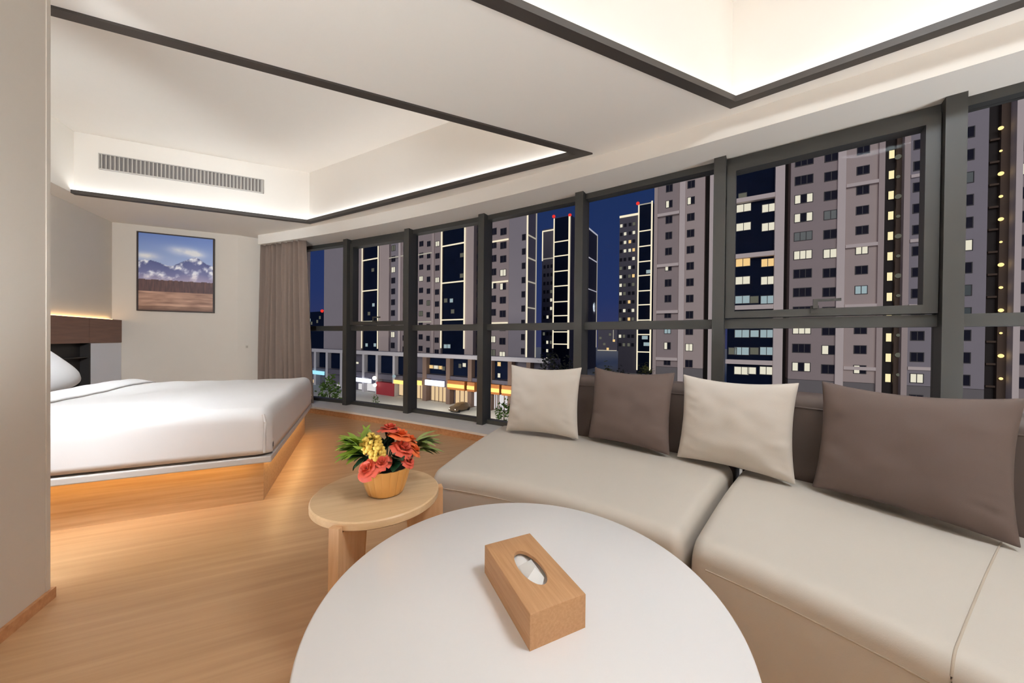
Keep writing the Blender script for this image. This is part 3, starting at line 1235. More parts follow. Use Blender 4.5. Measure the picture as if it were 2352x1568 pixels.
for k, (p, r, mm) in enumerate(ROS):
    q = at_b(*p)
    b.tube([base + (q - base) * .02 + Vector((0, 0, .006)), base + (q - base) * .5 + Vector((0, 0, .01)), q], .0022, 5)
for q in (at_b(-.075, .0, .60), at_b(-.085, .0, .625), at_b(.105, .03, .60), at_b(-.048, -.02, .632), at_b(-.03, -.045, .606), at_b(.11, .02, .595), at_b(-.05, .02, .62)):
    b.tube([base + Vector((0, 0, .005)), base + (q - base) * .5 + Vector((0, 0, .01)), q], .002, 5)
b.build('stems', M['leaf_dark'], root, smooth=60)

# ================================================================== THE CITY OUTSIDE
GZ = -12.7                                          # street level, seen from the fifth floor
M['street'] = plain('pale_paving', (196, 194, 184), 0.8, var=0.08, scale=0.4)
M['clad'] = plain('beige_cladding', (196, 178, 172), 0.85, var=0.04, scale=0.6)
M['clad_dark'] = plain('mauve_cladding', (170, 154, 152), 0.85, var=0.04, scale=0.6)
M['clad_violet'] = plain('violet_grey_cladding', (156, 148, 154), 0.85, var=0.04, scale=0.6)
M['clad_white'] = plain('white_cladding', (228, 212, 206), 0.8, var=0.03, scale=0.6)
M['clad_grey'] = plain('grey_stone_base', (128, 122, 122), 0.85, var=0.06, scale=1.0)
M['dark_wall'] = plain('dark_recess', (44, 38, 38), 0.9)
M['brown_wall'] = plain('brown_recess', (86, 70, 60), 0.9)
M['city_glass'] = plain('navy_curtain_glass', (15, 24, 46), 0.7, var=0.3, scale=0.5, spec=0.03)
M['pane_dark'] = plain('dark_pane', (36, 36, 50), 0.7, var=0.2, scale=0.7, spec=0.05)
M['pane_teal'] = plain('teal_pane', (30, 54, 60), 0.3, var=0.2, scale=0.7)
M['win_frame'] = plain('grey_window_frame', (58, 54, 58), 0.6)
M['lit_white'] = emit('lit_window_white', (236, 230, 208), 0.85)
M['lit_warm'] = emit('lit_window_warm', (246, 206, 140), 0.9)
M['lit_cool'] = emit('lit_window_cool', (190, 214, 220), 0.55)
M['lit_dim'] = emit('lit_window_dim', (150, 150, 134), 0.35)
M['lit_stair'] = emit('lit_stair_window', (248, 232, 180), 1.0)
M['strip_light'] = emit('facade_light_line', (246, 234, 204), 0.95)
M['strip_dim'] = emit('facade_light_line_dim', (214, 206, 190), 0.55)
M['strip_cool'] = emit('facade_light_line_cool', (206, 206, 220), 0.6)
M['beacon'] = emit('red_beacon', (255, 60, 50), 0.8)
M['sign_white'] = emit('white_shop_sign', (226, 234, 255), 2.0)
M['sign_cyan'] = emit('cyan_shop_sign', (150, 214, 240), 1.2)
M['sign_amber'] = emit('amber_shop_sign', (255, 206, 116), 1.5)
M['shop_warm'] = emit('warm_shop_interior', (255, 220, 170), 0.75)
M['shop_white'] = emit('white_shop_interior', (236, 232, 232), 0.8)
M['shop_red'] = plain('red_shopfront', (150, 40, 50), 0.6)
M['lamp_white'] = emit('white_lamp', (255, 244, 226), 2.2)
M['lamp_amber'] = emit('amber_lamp', (255, 226, 150), 1.2)
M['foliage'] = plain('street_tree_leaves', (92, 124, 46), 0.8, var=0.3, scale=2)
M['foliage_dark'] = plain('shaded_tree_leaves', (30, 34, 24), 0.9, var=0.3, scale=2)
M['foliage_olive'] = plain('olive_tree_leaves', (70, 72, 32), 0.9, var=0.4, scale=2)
M['bark'] = plain('tree_bark', (70, 56, 44), 0.9)
M['concrete'] = plain('pale_concrete_frame', (190, 186, 190), 0.85, var=0.04, scale=0.6)
M['mall_dark'] = plain('dim_mall_wall', (92, 88, 100), 0.8, var=0.1, scale=0.5)
M['mall_brown'] = plain('brown_mall_pier', (120, 98, 86), 0.8, var=0.1, scale=0.5)
M['canopy'] = plain('amber_canopy', (170, 104, 44), 0.6)
M['car_body'] = plain('bronze_car_paint', (110, 92, 70), 0.3, 0.3)
M['tyre'] = plain('tyre_rubber', (22, 22, 24), 0.9)

CA = rad(-32)
CD = Vector((cos(CA), sin(CA)))                     # along the facades across the street
CN = Vector((-CD.y, CD.x))                          # away from us


class Block:
    """a building whose facade runs along CD; local x along it, y away from us, z up"""

    def __init__(s, name, o, label, cat, px0):
        s.o = Vector(o)
        s.meshes = {}
        p = s.hit(px0, 700)
        w_ = s.o + CD * p[0]
        s.s0 = p[0]
        s.root = empty(name, (w_.x, w_.y, GZ), label, cat, rz=CA)

    def hit(s, px, py, off=0.0):
        r = ray(px, py)
        a = s.o + CN * off
        k = (a.dot(CN)) / Vector((r.x, r.y)).dot(CN)
        q = Vector((r.x, r.y)) * k
        return (q - a).dot(CD) - getattr(s, 's0', 0.0), 1 + r.z * k

    def x(s, px, off=0.0):
        return s.hit(px, 700, off)[0]

    def z(s, px, py, off=0.0):
        return s.hit(px, py, off)[1]

    def part(s, name, m, boxes, parent=None, label=None):
        b = MB()
        for bx in boxes:
            b.box(*bx[:4], bx[4] - GZ, bx[5] - GZ)
        o = b.build(name, m, s.root, local=True)
        if parent is not None:
            o.parent = parent
        if label:
            o['label'] = label
        return o

    def band(s, name, m, p0, p1, z0, z1, y0=0.0, dep=6.0, label=None):
        """upright band between two pixel columns"""
        return s.part(name, m, [(s.x(p0, y0), s.x(p1, y0), y0, y0 + dep, z0, z1)], label=label)

    def depth(s, px, y0, px_back):
        """depth at which the receding right flank of a block ends at px_back"""
        p = s.o + CD * (s.x(px, y0) + s.s0) + CN * y0
        t = ray(px_back, 640)
        t = Vector((t.x, t.y))
        # p + CN * d parallel to t
        return (p.y * t.x - p.x * t.y) / (CN.x * t.y - CN.y * t.x)

    def ledge(s, p0, p1, z, h=0.5, y0=-0.25, dep=0.5, m='clad_white', name='ledge'):
        return s.part(name, M[m], [(s.x(p0), s.x(p1), y0, y0 + dep, z - h / 2, z + h / 2)])

    def win(s, px, z, w, h, kind='dark', y=0.0, n=2, frame='win_frame'):
        """one window: frame, mullions and panes in one mesh, shared by all alike"""
        key = (round(w, 2), round(h, 2), kind, n, frame)
        if key not in s.meshes:
            b = MB()
            f = min(.09, w * .08)
            b.box(-w / 2, w / 2, -.06, .02, -h / 2, -h / 2 + f, 0)
            b.box(-w / 2, w / 2, -.06, .02, h / 2 - f, h / 2, 0)
            for k in range(n + 1):
                xx = -w / 2 + (w - f) * k / n
                b.box(xx, xx + f, -.06, .02, -h / 2 + f, h / 2 - f, 0)
            for k in range(n):
                xa, xb = -w / 2 + (w - f) * k / n + f, -w / 2 + (w - f) * (k + 1) / n
                lit = kind not in ('dark', 'teal')
                part_dark = kind == 'half' and k % 2 == 1
                b.box(xa, xb, -.03, -.005, -h / 2 + f, h / 2 - f, 2 if part_dark else 1)
            mm = {'dark': 'pane_dark', 'teal': 'pane_teal', 'white': 'lit_white', 'warm': 'lit_warm', 'cool': 'lit_cool', 'dim': 'lit_dim', 'stair': 'lit_stair', 'half': 'lit_white'}[kind]
            me_o = b.build('window', [M[frame], M[mm], M['pane_dark']], None)
            s.meshes[key] = me_o
            o = me_o
        else:
            o = s.meshes[key].copy()
            COL.objects.link(o)
        o.parent = s.root
        o.location = (s.x(px, y), y - .012, z - GZ)
        if kind not in ('dark', 'teal'):
            o['label'] = 'lit window'
        return o

    def column(s, px, py0, n, w, h, lit=None, y=0.0, nm=2, pitch=3.0, base='dark', frame='win_frame'):
        z0 = s.z(px, py0, y)
        for k in range(n):
            z = z0 - pitch * k
            if z < GZ + 1:
                break
            s.win(px, z, w, h, (lit or {}).get(k, base), y, nm, frame)

    def vline(s, px, z0, z1, w=0.28, y=-.2, m='strip_light'):
        xx = s.x(px)
        return s.part('light_line', M[m], [(xx - w / 2, xx + w / 2, y, y + .15, z0, z1)])

    def hline(s, p0, p1, z, h=0.28, y=-.2, m='strip_light'):
        return s.part('light_line', M[m], [(s.x(p0), s.x(p1), y, y + .15, z - h / 2, z + h / 2)])

    def small_lamp(s, px, py, r=.35, m='lamp_amber', y=-.3):
        x_, z_ = s.hit(px, py, y)
        b = MB()
        b.blob((x_, y, z_ - GZ), r, sub=2, amp=0.0)
        o = b.build('lamp', M[m], s.root, local=True, smooth=60)
        return o


# ---- street
b = MB()
b.prism([(-400, -10), (400, -10), (400, 600), (-400, 600)], GZ - .5, GZ)
struct(b.build('ground_street', M['street']), 'pale paved street and forecourt far below the window', 'ground')

# ---- nearest towers, right of the middle
RO = (31.3, 64.0)
A = Block('apartment_tower', RO, 'slim beige apartment tower left of the thick mullion, two columns of square windows', 'tower', 1505)
ZT, ZB = 46.0, GZ
A.band('core', M['clad_dark'], 1504, 1558, 4.0 - 8, ZT, .25, 12)
A.band('wall', M['clad'], 1500, 1508, ZB, ZT, 0, 12)
A.band('pilaster', M['clad_white'], 1558, 1571, ZB, ZT, -.25, .8)
A.band('wall', M['clad'], 1571, 1616, -4, ZT, 0, 12)
A.band('stone_base', M['clad_grey'], 1508, 1557.5, ZB, -4.05, .2, 12)
A.band('stone_base', M['clad_grey'], 1571.5, 1616, ZB, -4.05, .05, 12)
A.band('shadow_gap', M['dark_wall'], 1616.3, 1627, ZB, ZT, 3, 9)
A.band('fin', M['clad_white'], 1627, 1650, ZB, ZT, -.3, 3)
for py in (492, 609, 716, 824):
    A.ledge(1508, 1557.5, A.z(1533, py), .55)
A.column(1534, 433, 12, 1.2, 1.4, {1: 'half', 5: 'half', 9: 'cool', 10: 'half'}, .25)
A.column(1584, 424, 12, 1.25, 1.4, {1: 'half', 10: 'white'}, 0)

B = Block('apartment_tower', RO, 'wide apartment tower seen through the sash with handle, lit stair column and navy glass bay', 'tower', 1684)
B.band('glazing', M['city_glass'], 1672, 1777, ZB, ZT, .8, 12)
for py in (455, 585, 705, 832):
    B.ledge(1668, 1777, B.z(1730, py), .75, -.1, .9)
B.band('pilaster', M['clad_white'], 1777.2, 1799, ZB, ZT, -.25, 8)
B.band('shadow_gap', M['dark_wall'], 1799.2, 1812, ZB, ZT, 3, 9)
B.band('wall', M['clad_dark'], 1812.2, 1920, -5, ZT, 0, 12)
B.band('stone_base', M['clad_grey'], 1812.2, 1920, ZB, -5.05, .05, 12)
B.band('pilaster', M['clad_white'], 1920.2, 1939, ZB, ZT, -.4, 9)
B.band('wall', M['clad'], 1939.2, 2014, -5, ZT, .3, 12)
B.band('stone_base', M['clad_grey'], 1939.2, 2014, ZB, -5.05, .35, 12)
B.band('pilaster', M['clad'], 2014.2, 2028, ZB, ZT, -.1, 9)
B.band('stair_recess', M['dark_wall'], 2028.2, 2054, ZB, ZT, 1.2, 9)
B.band('stair_side', M['brown_wall'], 2054.2, 2074, ZB, ZT, .6, 9)
B.band('wing', M['clad_violet'], 2074.2, 2160, -5, ZT, 0, 12)
B.band('pilaster', M['clad'], 2072, 2086, ZB, ZT, -.25, 1)
B.band('stone_base', M['clad_grey'], 2086.2, 2160, ZB, -5.05, .05, 12)
for py in (422, 563, 702, 846):
    B.ledge(1939.5, 2014, B.z(1976, py), .5, -.1, .6)
for py in (403, 552, 702, 846):
    B.ledge(2086.5, 2150, B.z(2110, py), .45, -.2, .6)
B.column(1842, 371, 12, 2.3, 1.45, {2: 'half', 3: 'half', 4: 'teal', 5: 'white', 9: 'white', 11: 'half'}, 0, 3, 2.98)
B.column(1904.5, 361, 12, 1.65, 1.45, {3: 'teal', 5: 'white', 10: 'half'}, 0, 2, 2.98)
B.column(1977, 346, 12, 1.42, 1.3, {5: 'white', 7: 'cool', 11: 'half'}, .3, 2, 2.98)
B.column(2042, 356, 12, .66, 1.3, None, 1.2, 1, 2.98, 'stair', 'dark_wall')
B.column(2108, 332, 13, 1.35, 1.35, {11: 'white'}, 0, 2, 2.98)
for k, (py, kinds) in enumerate(((478, ('white', 'white')), (521, ('white', 'white')), (603, ('warm', 'warm')), (644, ('white', 'white')), (688, ('cool', 'cool')),
                                 (766, ('cool', 'cool')), (806, ('cool', 'cool')), (851, ('white', 'white')))):
    for px, kd in zip((1705, 1762), kinds):
        B.win(px, B.z(px, py, .8), 2.2 if px < 1730 else 1.9, 1.45, kd, .8, 2)
for px, py, kd in ((1732, 688, 'dim'), (1734, 766, 'cool'), (1734, 806, 'dim'), (1729, 851, 'white'), (1702, 452, 'dim'), (1684, 806, 'dim')):
    B.win(px, B.z(px, py, .8), 1.3, 1.3, kd, .8, 1)
for k in range(12):
    py = 352 + 45.5 * k
    o = B.small_lamp(2063, py + 8, .34 if k % 2 == 0 else .22, 'lit_dim', .45)

C = Block('apartment_tower', RO, 'mauve apartment tower at the far edge, with a dark stair shaft of small lamps', 'tower', 2200)
C.band('wall', M['clad_violet'], 2180, 2264, -5, ZT, 0, 12)
C.band('stone_base', M['clad_grey'], 2180, 2264, ZB, -5.05, .05, 12)
C.band('stair_recess', M['dark_wall'], 2264.2, 2292, ZB, ZT, 1.5, 9)
C.band('stair_side', M['brown_wall'], 2292.2, 2328, ZB, ZT, .9, 9)
C.band('pilaster', M['clad_white'], 2328.2, 2344, ZB, ZT, -.25, 9)
C.band('wall', M['clad_dark'], 2344.2, 2480, ZB, ZT, 0, 12)
C.column(2211, 307, 12, 1.55, 1.5, {0: 'half', 2: 'teal', 5: 'white', 7: 'teal', 8: 'teal', 10: 'half'}, 0, 2, 3.0)
C.column(2372, 330, 11, 3.0, 1.5, {1: 'half'}, 0, 2, 3.0)
for k in range(12):
    py = 294 + 52.3 * k
    C.small_lamp(2299, py, (.24, .14, .26, .18)[k % 4], 'lamp_amber', .6)
    C.part('landing', M['brown_wall'], [(C.x(2265, 1.3), C.x(2292, 1.3), 1.1, 1.5, C.z(2280, py + 22), C.z(2280, py + 22) + .25)])

# ---- left towers behind the podium
LO = (-14.3, 82.6)
D = Block('apartment_tower', LO, 'apartment tower nearest the curtain, with a light-lined narrow glass bay', 'tower', 800)
ZT = 52.0
D.band('side_wall', M['clad_violet'], 744, 788, ZB, ZT, 4, 14)
D.band('wall', M['clad_dark'], 788.2, 831, ZB, ZT, 0, 14)
D.band('glazing', M['city_glass'], 831.2, 870, ZB, ZT, .6, 14)
D.band('wall', M['clad'], 870.2, 893, ZB, ZT, 0, 14)
D.band('balcony_recess', M['clad_violet'], 893.2, 914, ZB, ZT, .6, 14)
D.band('pilaster', M['clad_white'], 914.2, 919, ZB, ZT, -.2, 1)
D.band('wall', M['clad_dark'], 919.2, 952, ZB, ZT, .1, 14)
zb = D.z(850, 800)
D.vline(832, zb, ZT, .32)
D.vline(868.5, zb, ZT, .32)
z0 = D.z(850, 596)
for k in range(-3, 3):
    D.hline(833, 868, z0 - 9.0 * k, .3)
D.column(903, 545, 11, 1.6, 1.6, {1: 'dim', 3: 'white', 9: 'white'}, .6, 2, 3.0)
D.column(930, 545, 11, 1.5, 1.5, {2: 'dim', 8: 'half'}, .1, 2, 3.0)
for px, py, kd in ((858, 700, 'cool'), (856, 620, 'dim'), (843, 792, 'cool'), (862, 792, 'cool'), (848, 720, 'dim')):
    D.win(px, D.z(px, py, .6), 1.3, 1.1, kd, .6, 1)
D.hline(893, 952, D.z(910, 590), .25, -.1, 'strip_dim')

E_ = Block('apartment_tower', LO, 'apartment tower behind the podium middle, with a broad glass bay outlined in light', 'tower', 955)
E_.band('wall', M['clad_dark'], 953, 1013, ZB, ZT, 0, 14)
E_.band('glazing', M['city_glass'], 1013.2, 1067, ZB, ZT, .6, 14)
E_.band('wall', M['clad'], 1067.2, 1087, ZB, ZT, 0, 14)
E_.band('balcony_recess', M['dark_wall'], 1087.2, 1099, ZB, ZT, 1.2, 14)
E_.band('pilaster', M['clad'], 991, 996, ZB, ZT, -.2, 1)
zb = E_.z(1040, 800)
E_.vline(1014, zb, ZT, .34)
E_.vline(1067, zb, ZT, .34)
z0 = E_.z(1040, 562)
for k in range(-2, 4):
    E_.hline(1015, 1066, z0 - 9.05 * k, .3)
E_.hline(957, 991, E_.z(975, 583), .3, -.1, 'strip_dim')
E_.hline(957, 991, E_.z(975, 739), .3, -.1, 'strip_dim')
E_.column(967, 560, 10, 1.45, 1.35, {3: 'white', 6: 'dim'}, 0, 2, 3.0)
E_.column(984, 560, 10, 1.2, 1.35, {5: 'dim'}, 0, 2, 3.0)
E_.column(1004, 560, 10, 1.4, 1.35, {0: 'white', 3: 'white'}, 0, 2, 3.0)
E_.column(1093, 530, 11, 1.0, 1.4, {10: 'white'}, 1.2, 1, 3.0)
for px, py, kd in ((1024, 690, 'dim'), (1037, 690, 'cool'), (1060, 586, 'dim'), (1060, 633, 'dim'), (1024, 795, 'cool'), (1032, 795, 'cool'), (1040, 715, 'dim')):
    E_.win(px, E_.z(px, py, .6), 1.2, 1.1, kd, .6, 1)

Fb = Block('apartment_tower', LO, 'apartment tower beside the sky gap, blank violet flank edged by one light line', 'tower', 1100)
fd = Fb.depth(1211, -.1, 1231)
Fb.band('wall', M['clad_dark'], 1099.3, 1168, ZB, ZT, .05, fd - .2)
Fb.band('flank', M['clad_violet'], 1168.2, 1211, ZB, ZT, -.1, fd)
zb = Fb.z(1150, 845)
Fb.vline(1210.5, zb, ZT, .3)
fx = Fb.x(1211, -.1)
Fb.part('light_line', M['strip_dim'], [(fx, fx + .15, fd - .35, fd - .1, zb, ZT)])
z0 = Fb.z(1147, 553)
for k in range(-1, 4):
    Fb.hline(1128, 1167, z0 - 9.05 * k, .32)
for py in (540, 592, 646, 706):
    zq = Fb.z(1211, py)
    Fb.part('light_line', M['strip_dim'], [(fx, fx + .15, -.1, fd - .1, zq - .12, zq + .12)])
Fb.column(1155, 532, 11, 1.6, 1.5, {3: 'white', 4: 'half', 9: 'white'}, .05, 2, 3.0)
Fb.column(1133, 532, 11, 1.5, 1.5, {4: 'half', 8: 'white', 9: 'dim'}, .05, 2, 3.0)
Fb.column(1202, 545, 10, .9, 1.3, {9: 'warm'}, -.1, 1, 3.0)

# ---- far towers standing in the sky gap
G = Block('high_rise', (35.0, 134.0), 'distant high-rise outlined in white light with a red roof beacon, behind the fourth mullion', 'tower', 1250)
zg = lambda py, px=1290: G.z(px, py)
G.band('side_block', M['mall_dark'], 1244, 1271, GZ, zg(526, 1257), 0, 8)
gd = G.depth(1310, -.5, 1371)
G.band('main_block', M['mall_dark'], 1271.2, 1310, GZ, zg(499), -.45, gd - .05)
G.band('light_bay', M['city_glass'], 1272, 1308, GZ, zg(500), -.6, .12)
G.vline(1245, zg(598, 1257), zg(530, 1257), .45)
G.hline(1244, 1271, zg(530, 1257), .5)
G.hline(1244, 1271, zg(594, 1257), .4, m='strip_dim')
G.vline(1272.5, zg(800), zg(500), .5, -.8)
G.vline(1307.5, zg(800), zg(496), .75, -.8)
for py in (555, 588, 623, 657, 693, 725, 762, 790):
    G.hline(1273, 1307, zg(py), .42, -.8)
gx = G.x(1310, -.5)
for z_, h_ in ((zg(497), .6), (zg(570), .4), (zg(650), .3)):
    G.part('light_line', M['strip_cool'], [(gx, gx + .25, gd * .35, gd - .6, z_ - h_ / 2, z_ + h_ / 2)])
G.part('light_line', M['strip_dim'], [(gx, gx + .25, gd - .9, gd - .6, zg(800), zg(497))])
for k in range(14):
    for px in (1250, 1258, 1266):
        kd = random.choice(['dark', 'dark', 'dark', 'dim', 'white']) if k > 2 else 'dark'
        G.win(px, zg(612, 1257) - 3.6 * k, 1.1, 1.5, kd, 0, 1)
G.win(1300, zg(584), 2.2, 1.8, 'white', -.5, 1)
for px, py in ((1296, 690), (1300, 726), (1298, 770)):
    G.win(px, zg(py), 2.0, 1.6, 'cool', -.5, 1)
for px, py in ((1272, 497), (1309, 494)):
    o = G.small_lamp(px, py, .7, 'beacon', -.5)
    o.name = 'beacon'

H = Block('high_rise', (58.0, 138.0), 'distant high-rise with a grid of tiny windows and a light-framed bay, against the open sky', 'tower', 1425)
zh = lambda py, px=1450: H.z(px, py)
H.band('window_block', M['mall_dark'], 1421, 1464, GZ, zh(492), 0, 14)
H.band('light_bay', M['city_glass'], 1464.2, 1497, GZ, zh(468, 1480), -.5, 14)
H.hline(1421, 1464, zh(494), .9)
H.vline(1465.5, zh(850, 1480), zh(470, 1480), .5, -.8)
H.vline(1495.5, zh(850, 1480), zh(466, 1480), .6, -.8)
H.hline(1465, 1496, zh(470, 1480), .4, -.8, 'strip_dim')
for py in (531, 566, 601, 633, 668, 700, 735, 768, 808):
    H.hline(1466, 1495, zh(py, 1480), .42, -.8)
for k in range(15):
    for j, px in enumerate((1425, 1434, 1445, 1454)):
        kd = random.choice(['dark', 'dark', 'dark', 'dim', 'white', 'warm' if j > 1 else 'dim'])
        H.win(px, zh(515) - 3.6 * k, 1.2, 1.5, kd, 0, 1)
for px, py in ((1490, 625), (1482, 775), (1486, 790)):
    H.win(px, zh(py, 1480), 2.4, 1.6, 'cool', -.5, 1)
o = H.small_lamp(1465, 467, .7, 'beacon', -.5)
o.name = 'beacon'

# ---- far skyline
K = Block('office_tower', (-170, 330), 'dim far-off navy office tower seen just beside the curtain', 'tower', 700)
K.band('body', M['city_glass'], 690, 746, GZ, K.z(720, 716), 0, 30)
for px, py in ((708, 714), (712, 735), (726, 752), (735, 729), (716, 742), (703, 728), (729, 738)):
    K.win(px, K.z(px, py), 3.2, 3.2, random.choice(['cool', 'dim', 'dim']), 0, 1)
o = K.small_lamp(740, 714, 1.6, 'beacon', -.5)
o.name = 'beacon'
K2 = Block('office_block', (160, 420), 'dim far-off office block between the two light-lined high-rises', 'building', 1376)
K2.band('body', M['mall_dark'], 1374, 1419, GZ, K2.z(1395, 752), 0, 30)
for px, py in ((1380, 776), (1389, 790), (1402, 768), (1411, 782), (1397, 801)):
    K2.win(px, K2.z(px, py), 3.2, 3.2, random.choice(['warm', 'dim']), 0, 1)
K2.hline(1374, 1418, K2.z(1395, 806), 2.2, -1, 'strip_light')
K2.vline(1410, K2.z(1410, 780), K2.z(1410, 742), .8, -1, 'strip_dim')

# ---- podium of shops
PO = (-11.2, 70.0)
P = Block('shopping_podium', PO, 'two-storey podium with pale concrete frame and white-lit shops, nearest the curtain', 'building', 690)
zt, zm, zs = P.z(850, 806), P.z(850, 862), GZ
P.band('body', M['mall_dark'], 660, 920, GZ, zt - .3, 1.2, 6.5)
P.band('parapet', M['concrete'], 660, 927, zt - .9, zt, -.2, 1.4)
P.band('floor_band', M['mall_dark'], 660, 926, zm - .6, zm + .6, 0, 1.3)
for px in (724, 751, 784, 835, 866, 905):
    P.band('pier', M['concrete'], px - 2.4, px + 2.4, GZ, zt - .9, -.1, 1.3)
for px, py, kd in ((708, 818, 'dim'), (742, 830, 'white'), (771, 832, 'dim'), (821, 833, 'white'), (850, 835, 'dim'), (880, 838, 'white'), (886, 838, 'white'), (920, 840, 'dim')):
    P.win(px, P.z(px, py, 1.2), 1.7, .7, kd, 1.2, 1)
for p0, p1 in ((726, 749), (754, 782), (838, 864), (869, 903), (909, 930)):
    P.part('upper_glazing', M['city_glass'], [(P.x(p0), P.x(p1), .9, 1.15, zm + .8, zt - 1.1)])
P.part('shop_sign', M['sign_cyan'], [(P.x(698), P.x(748), -.5, -.2, P.z(720, 858), P.z(720, 850))], label='cyan shop sign')
P.part('shop_sign', M['sign_white'], [(P.x(815), P.x(856), -.5, -.2, P.z(835, 877), P.z(835, 868))], label='white shop sign')
P.part('shop_sign', M['sign_amber'], [(P.x(909), P.x(931), -.5, -.2, P.z(920, 881), P.z(920, 873))], label='amber shop sign')
P.part('shopfront', M['shop_white'], [(P.x(818), P.x(832), .8, 1.1, GZ + .3, P.z(825, 882))])
P.part('shopfront', M['shop_white'], [(P.x(838), P.x(856), .8, 1.1, GZ + .3, P.z(845, 882))])
P.part('shopfront', M['shop_red'], [(P.x(868), P.x(908), -.3, 1.1, GZ, P.z(885, 878))], label='red shopfront')
P.part('shopfront', M['shop_warm'], [(P.x(912), P.x(929), .8, 1.1, GZ + .3, P.z(920, 884))])
P.part('shopfront', M['shop_warm'], [(P.x(700), P.x(722), .8, 1.1, GZ + .3, P.z(710, 872))])
P.part('shopfront', M['shop_white'], [(P.x(764), P.x(782), .8, 1.1, GZ + .3, P.z(773, 884))])
P.small_lamp(860, 868, .5, 'lamp_white', -1)
P.small_lamp(861, 884, .45, 'lamp_white', -1)
P.small_lamp(905, 864, .4, 'lit_cool', -1)

Q = Block('shopping_podium', PO, 'two-storey podium with brown piers and amber-lit shop canopies', 'building', 935)
zt = Q.z(1060, 815)
Q.band('body', M['mall_dark'], 932.3, 1260, GZ, zt - .3, 1.3, 5.4)
Q.band('parapet', M['concrete'], 935.5, 1260, zt - .8, zt, -.2, 1.4)
Q.band('floor_band', M['mall_dark'], 932.3, 1260, Q.z(1060, 876), Q.z(1060, 866), 0, 1.3)
for px in (938, 976, 1030, 1080, 1126, 1172, 1215):
    Q.band('pier', M['mall_brown'], px - 4.5, px + 4.5, GZ, zt - .8, -.1, 1.3)
for p0, p1 in ((982, 1025), (1036, 1074), (1086, 1120), (1132, 1166)):
    Q.part('upper_glazing', M['city_glass'], [(Q.x(p0), Q.x(p1), .9, 1.15, Q.z(1060, 864), zt - 1.0)])
for px, py, w_, kd in ((992, 842, 1.6, 'warm'), (1003, 843, 1.8, 'white'), (1013, 844, 1.4, 'warm'), (1020, 846, 1.0, 'dim'), (1068, 838, 1.0, 'white'), (1058, 840, .8, 'dim'), (1148, 836, .9, 'warm'), (1148, 862, .7, 'white')):
    Q.win(px, Q.z(px, py, .85), w_, .9, kd, .85, 1)
Q.part('shop_sign', M['sign_amber'], [(Q.x(950), Q.x(972), -.6, -.2, Q.z(960, 883), Q.z(960, 873))], label='amber shop sign')
Q.part('shop_sign', M['sign_white'], [(Q.x(982), Q.x(1024), -.6, -.2, Q.z(1000, 885), Q.z(1000, 873))], label='white shop sign')
for p0, p1 in ((1036, 1075), (1081, 1098), (1130, 1155), (1160, 1200)):
    cnp = Q.part('canopy', M['canopy'], [(Q.x(p0), Q.x(p1), -.9, .2, Q.z(1060, 895), Q.z(1060, 874))])
    Q.part('shop_sign', M['sign_amber'], [(Q.x(p0 + .5), Q.x(p1 - .5), -1.05, -.92, Q.z(1060, 890), Q.z(1060, 882))], parent=cnp, label='amber light band')
for p0, p1, mm in ((986, 1022, 'shop_warm'), (1042, 1074, 'shop_warm'), (1084, 1122, 'shop_white'), (1131, 1140, 'shop_white'), (1143, 1168, 'shop_white'), (953, 970, 'shop_warm')):
    x0_, x1_ = Q.x(p0), Q.x(p1)
    Q.part('shopfront', M[mm], [(x0_, x1_, .8, 1.1, GZ + .2, Q.z(1060, 896))])
    n_ = max(2, int((x1_ - x0_) / 1.1))
    Q.part('shop_posts', M['mall_brown'], [(x0_ + (x1_ - x0_) * i / n_ - .08, x0_ + (x1_ - x0_) * i / n_ + .08, .7, .8, GZ, Q.z(1060, 896)) for i in range(n_ + 1)])


# ---- trees, bushes and a parked car
def tree(name, px, py_top, dist, wpx, label, crown, low=0.25, seed=1, cat='tree'):
    r = ray(px, py_top)
    k = dist / hypot(r.x, r.y)
    x, y, zt_ = r.x * k, r.y * k, 1 + r.z * k
    H_ = zt_ - GZ
    W_ = wpx / F_PX * dist / hypot(r.x, r.y) * 0.5
    root = empty(name, (x, y, GZ), label, cat)
    b = MB()
    b.tube([(x, y, GZ), (x + .1, y, GZ + H_ * .3), (x - .05, y + .1, GZ + H_ * .75)], max(.06, W_ * .07), 8, taper=.4)
    b.build('trunk', M['bark'], root, smooth=60)
    rnd = random.Random(seed)
    b = MB()
    zc, hz = GZ + H_ * (low + 1) / 2, H_ * (1 - low) / 2
    for i in range(420):
        v = Vector((rnd.gauss(0, 1), rnd.gauss(0, 1), rnd.gauss(0, 1))).normalized() * rnd.uniform(.35, 1) ** .5
        v *= 1 + .25 * noise.noise(v * 2.2 + Vector((seed, 0, 0)))
        c = Vector((x + v.x * W_, y + v.y * W_, zc + v.z * hz))
        s_ = W_ * rnd.uniform(.12, .2)
        t1 = Vector((rnd.gauss(0, 1), rnd.gauss(0, 1), rnd.gauss(0, .6))).normalized() * s_
        t2 = Vector((rnd.gauss(0, 1), rnd.gauss(0, 1), rnd.gauss(0, .6))).normalized() * s_ * .7
        b.poly([c - t1, c - t2, c + t1, c + t2])
    b.build('crown', M[crown], root)
    return root


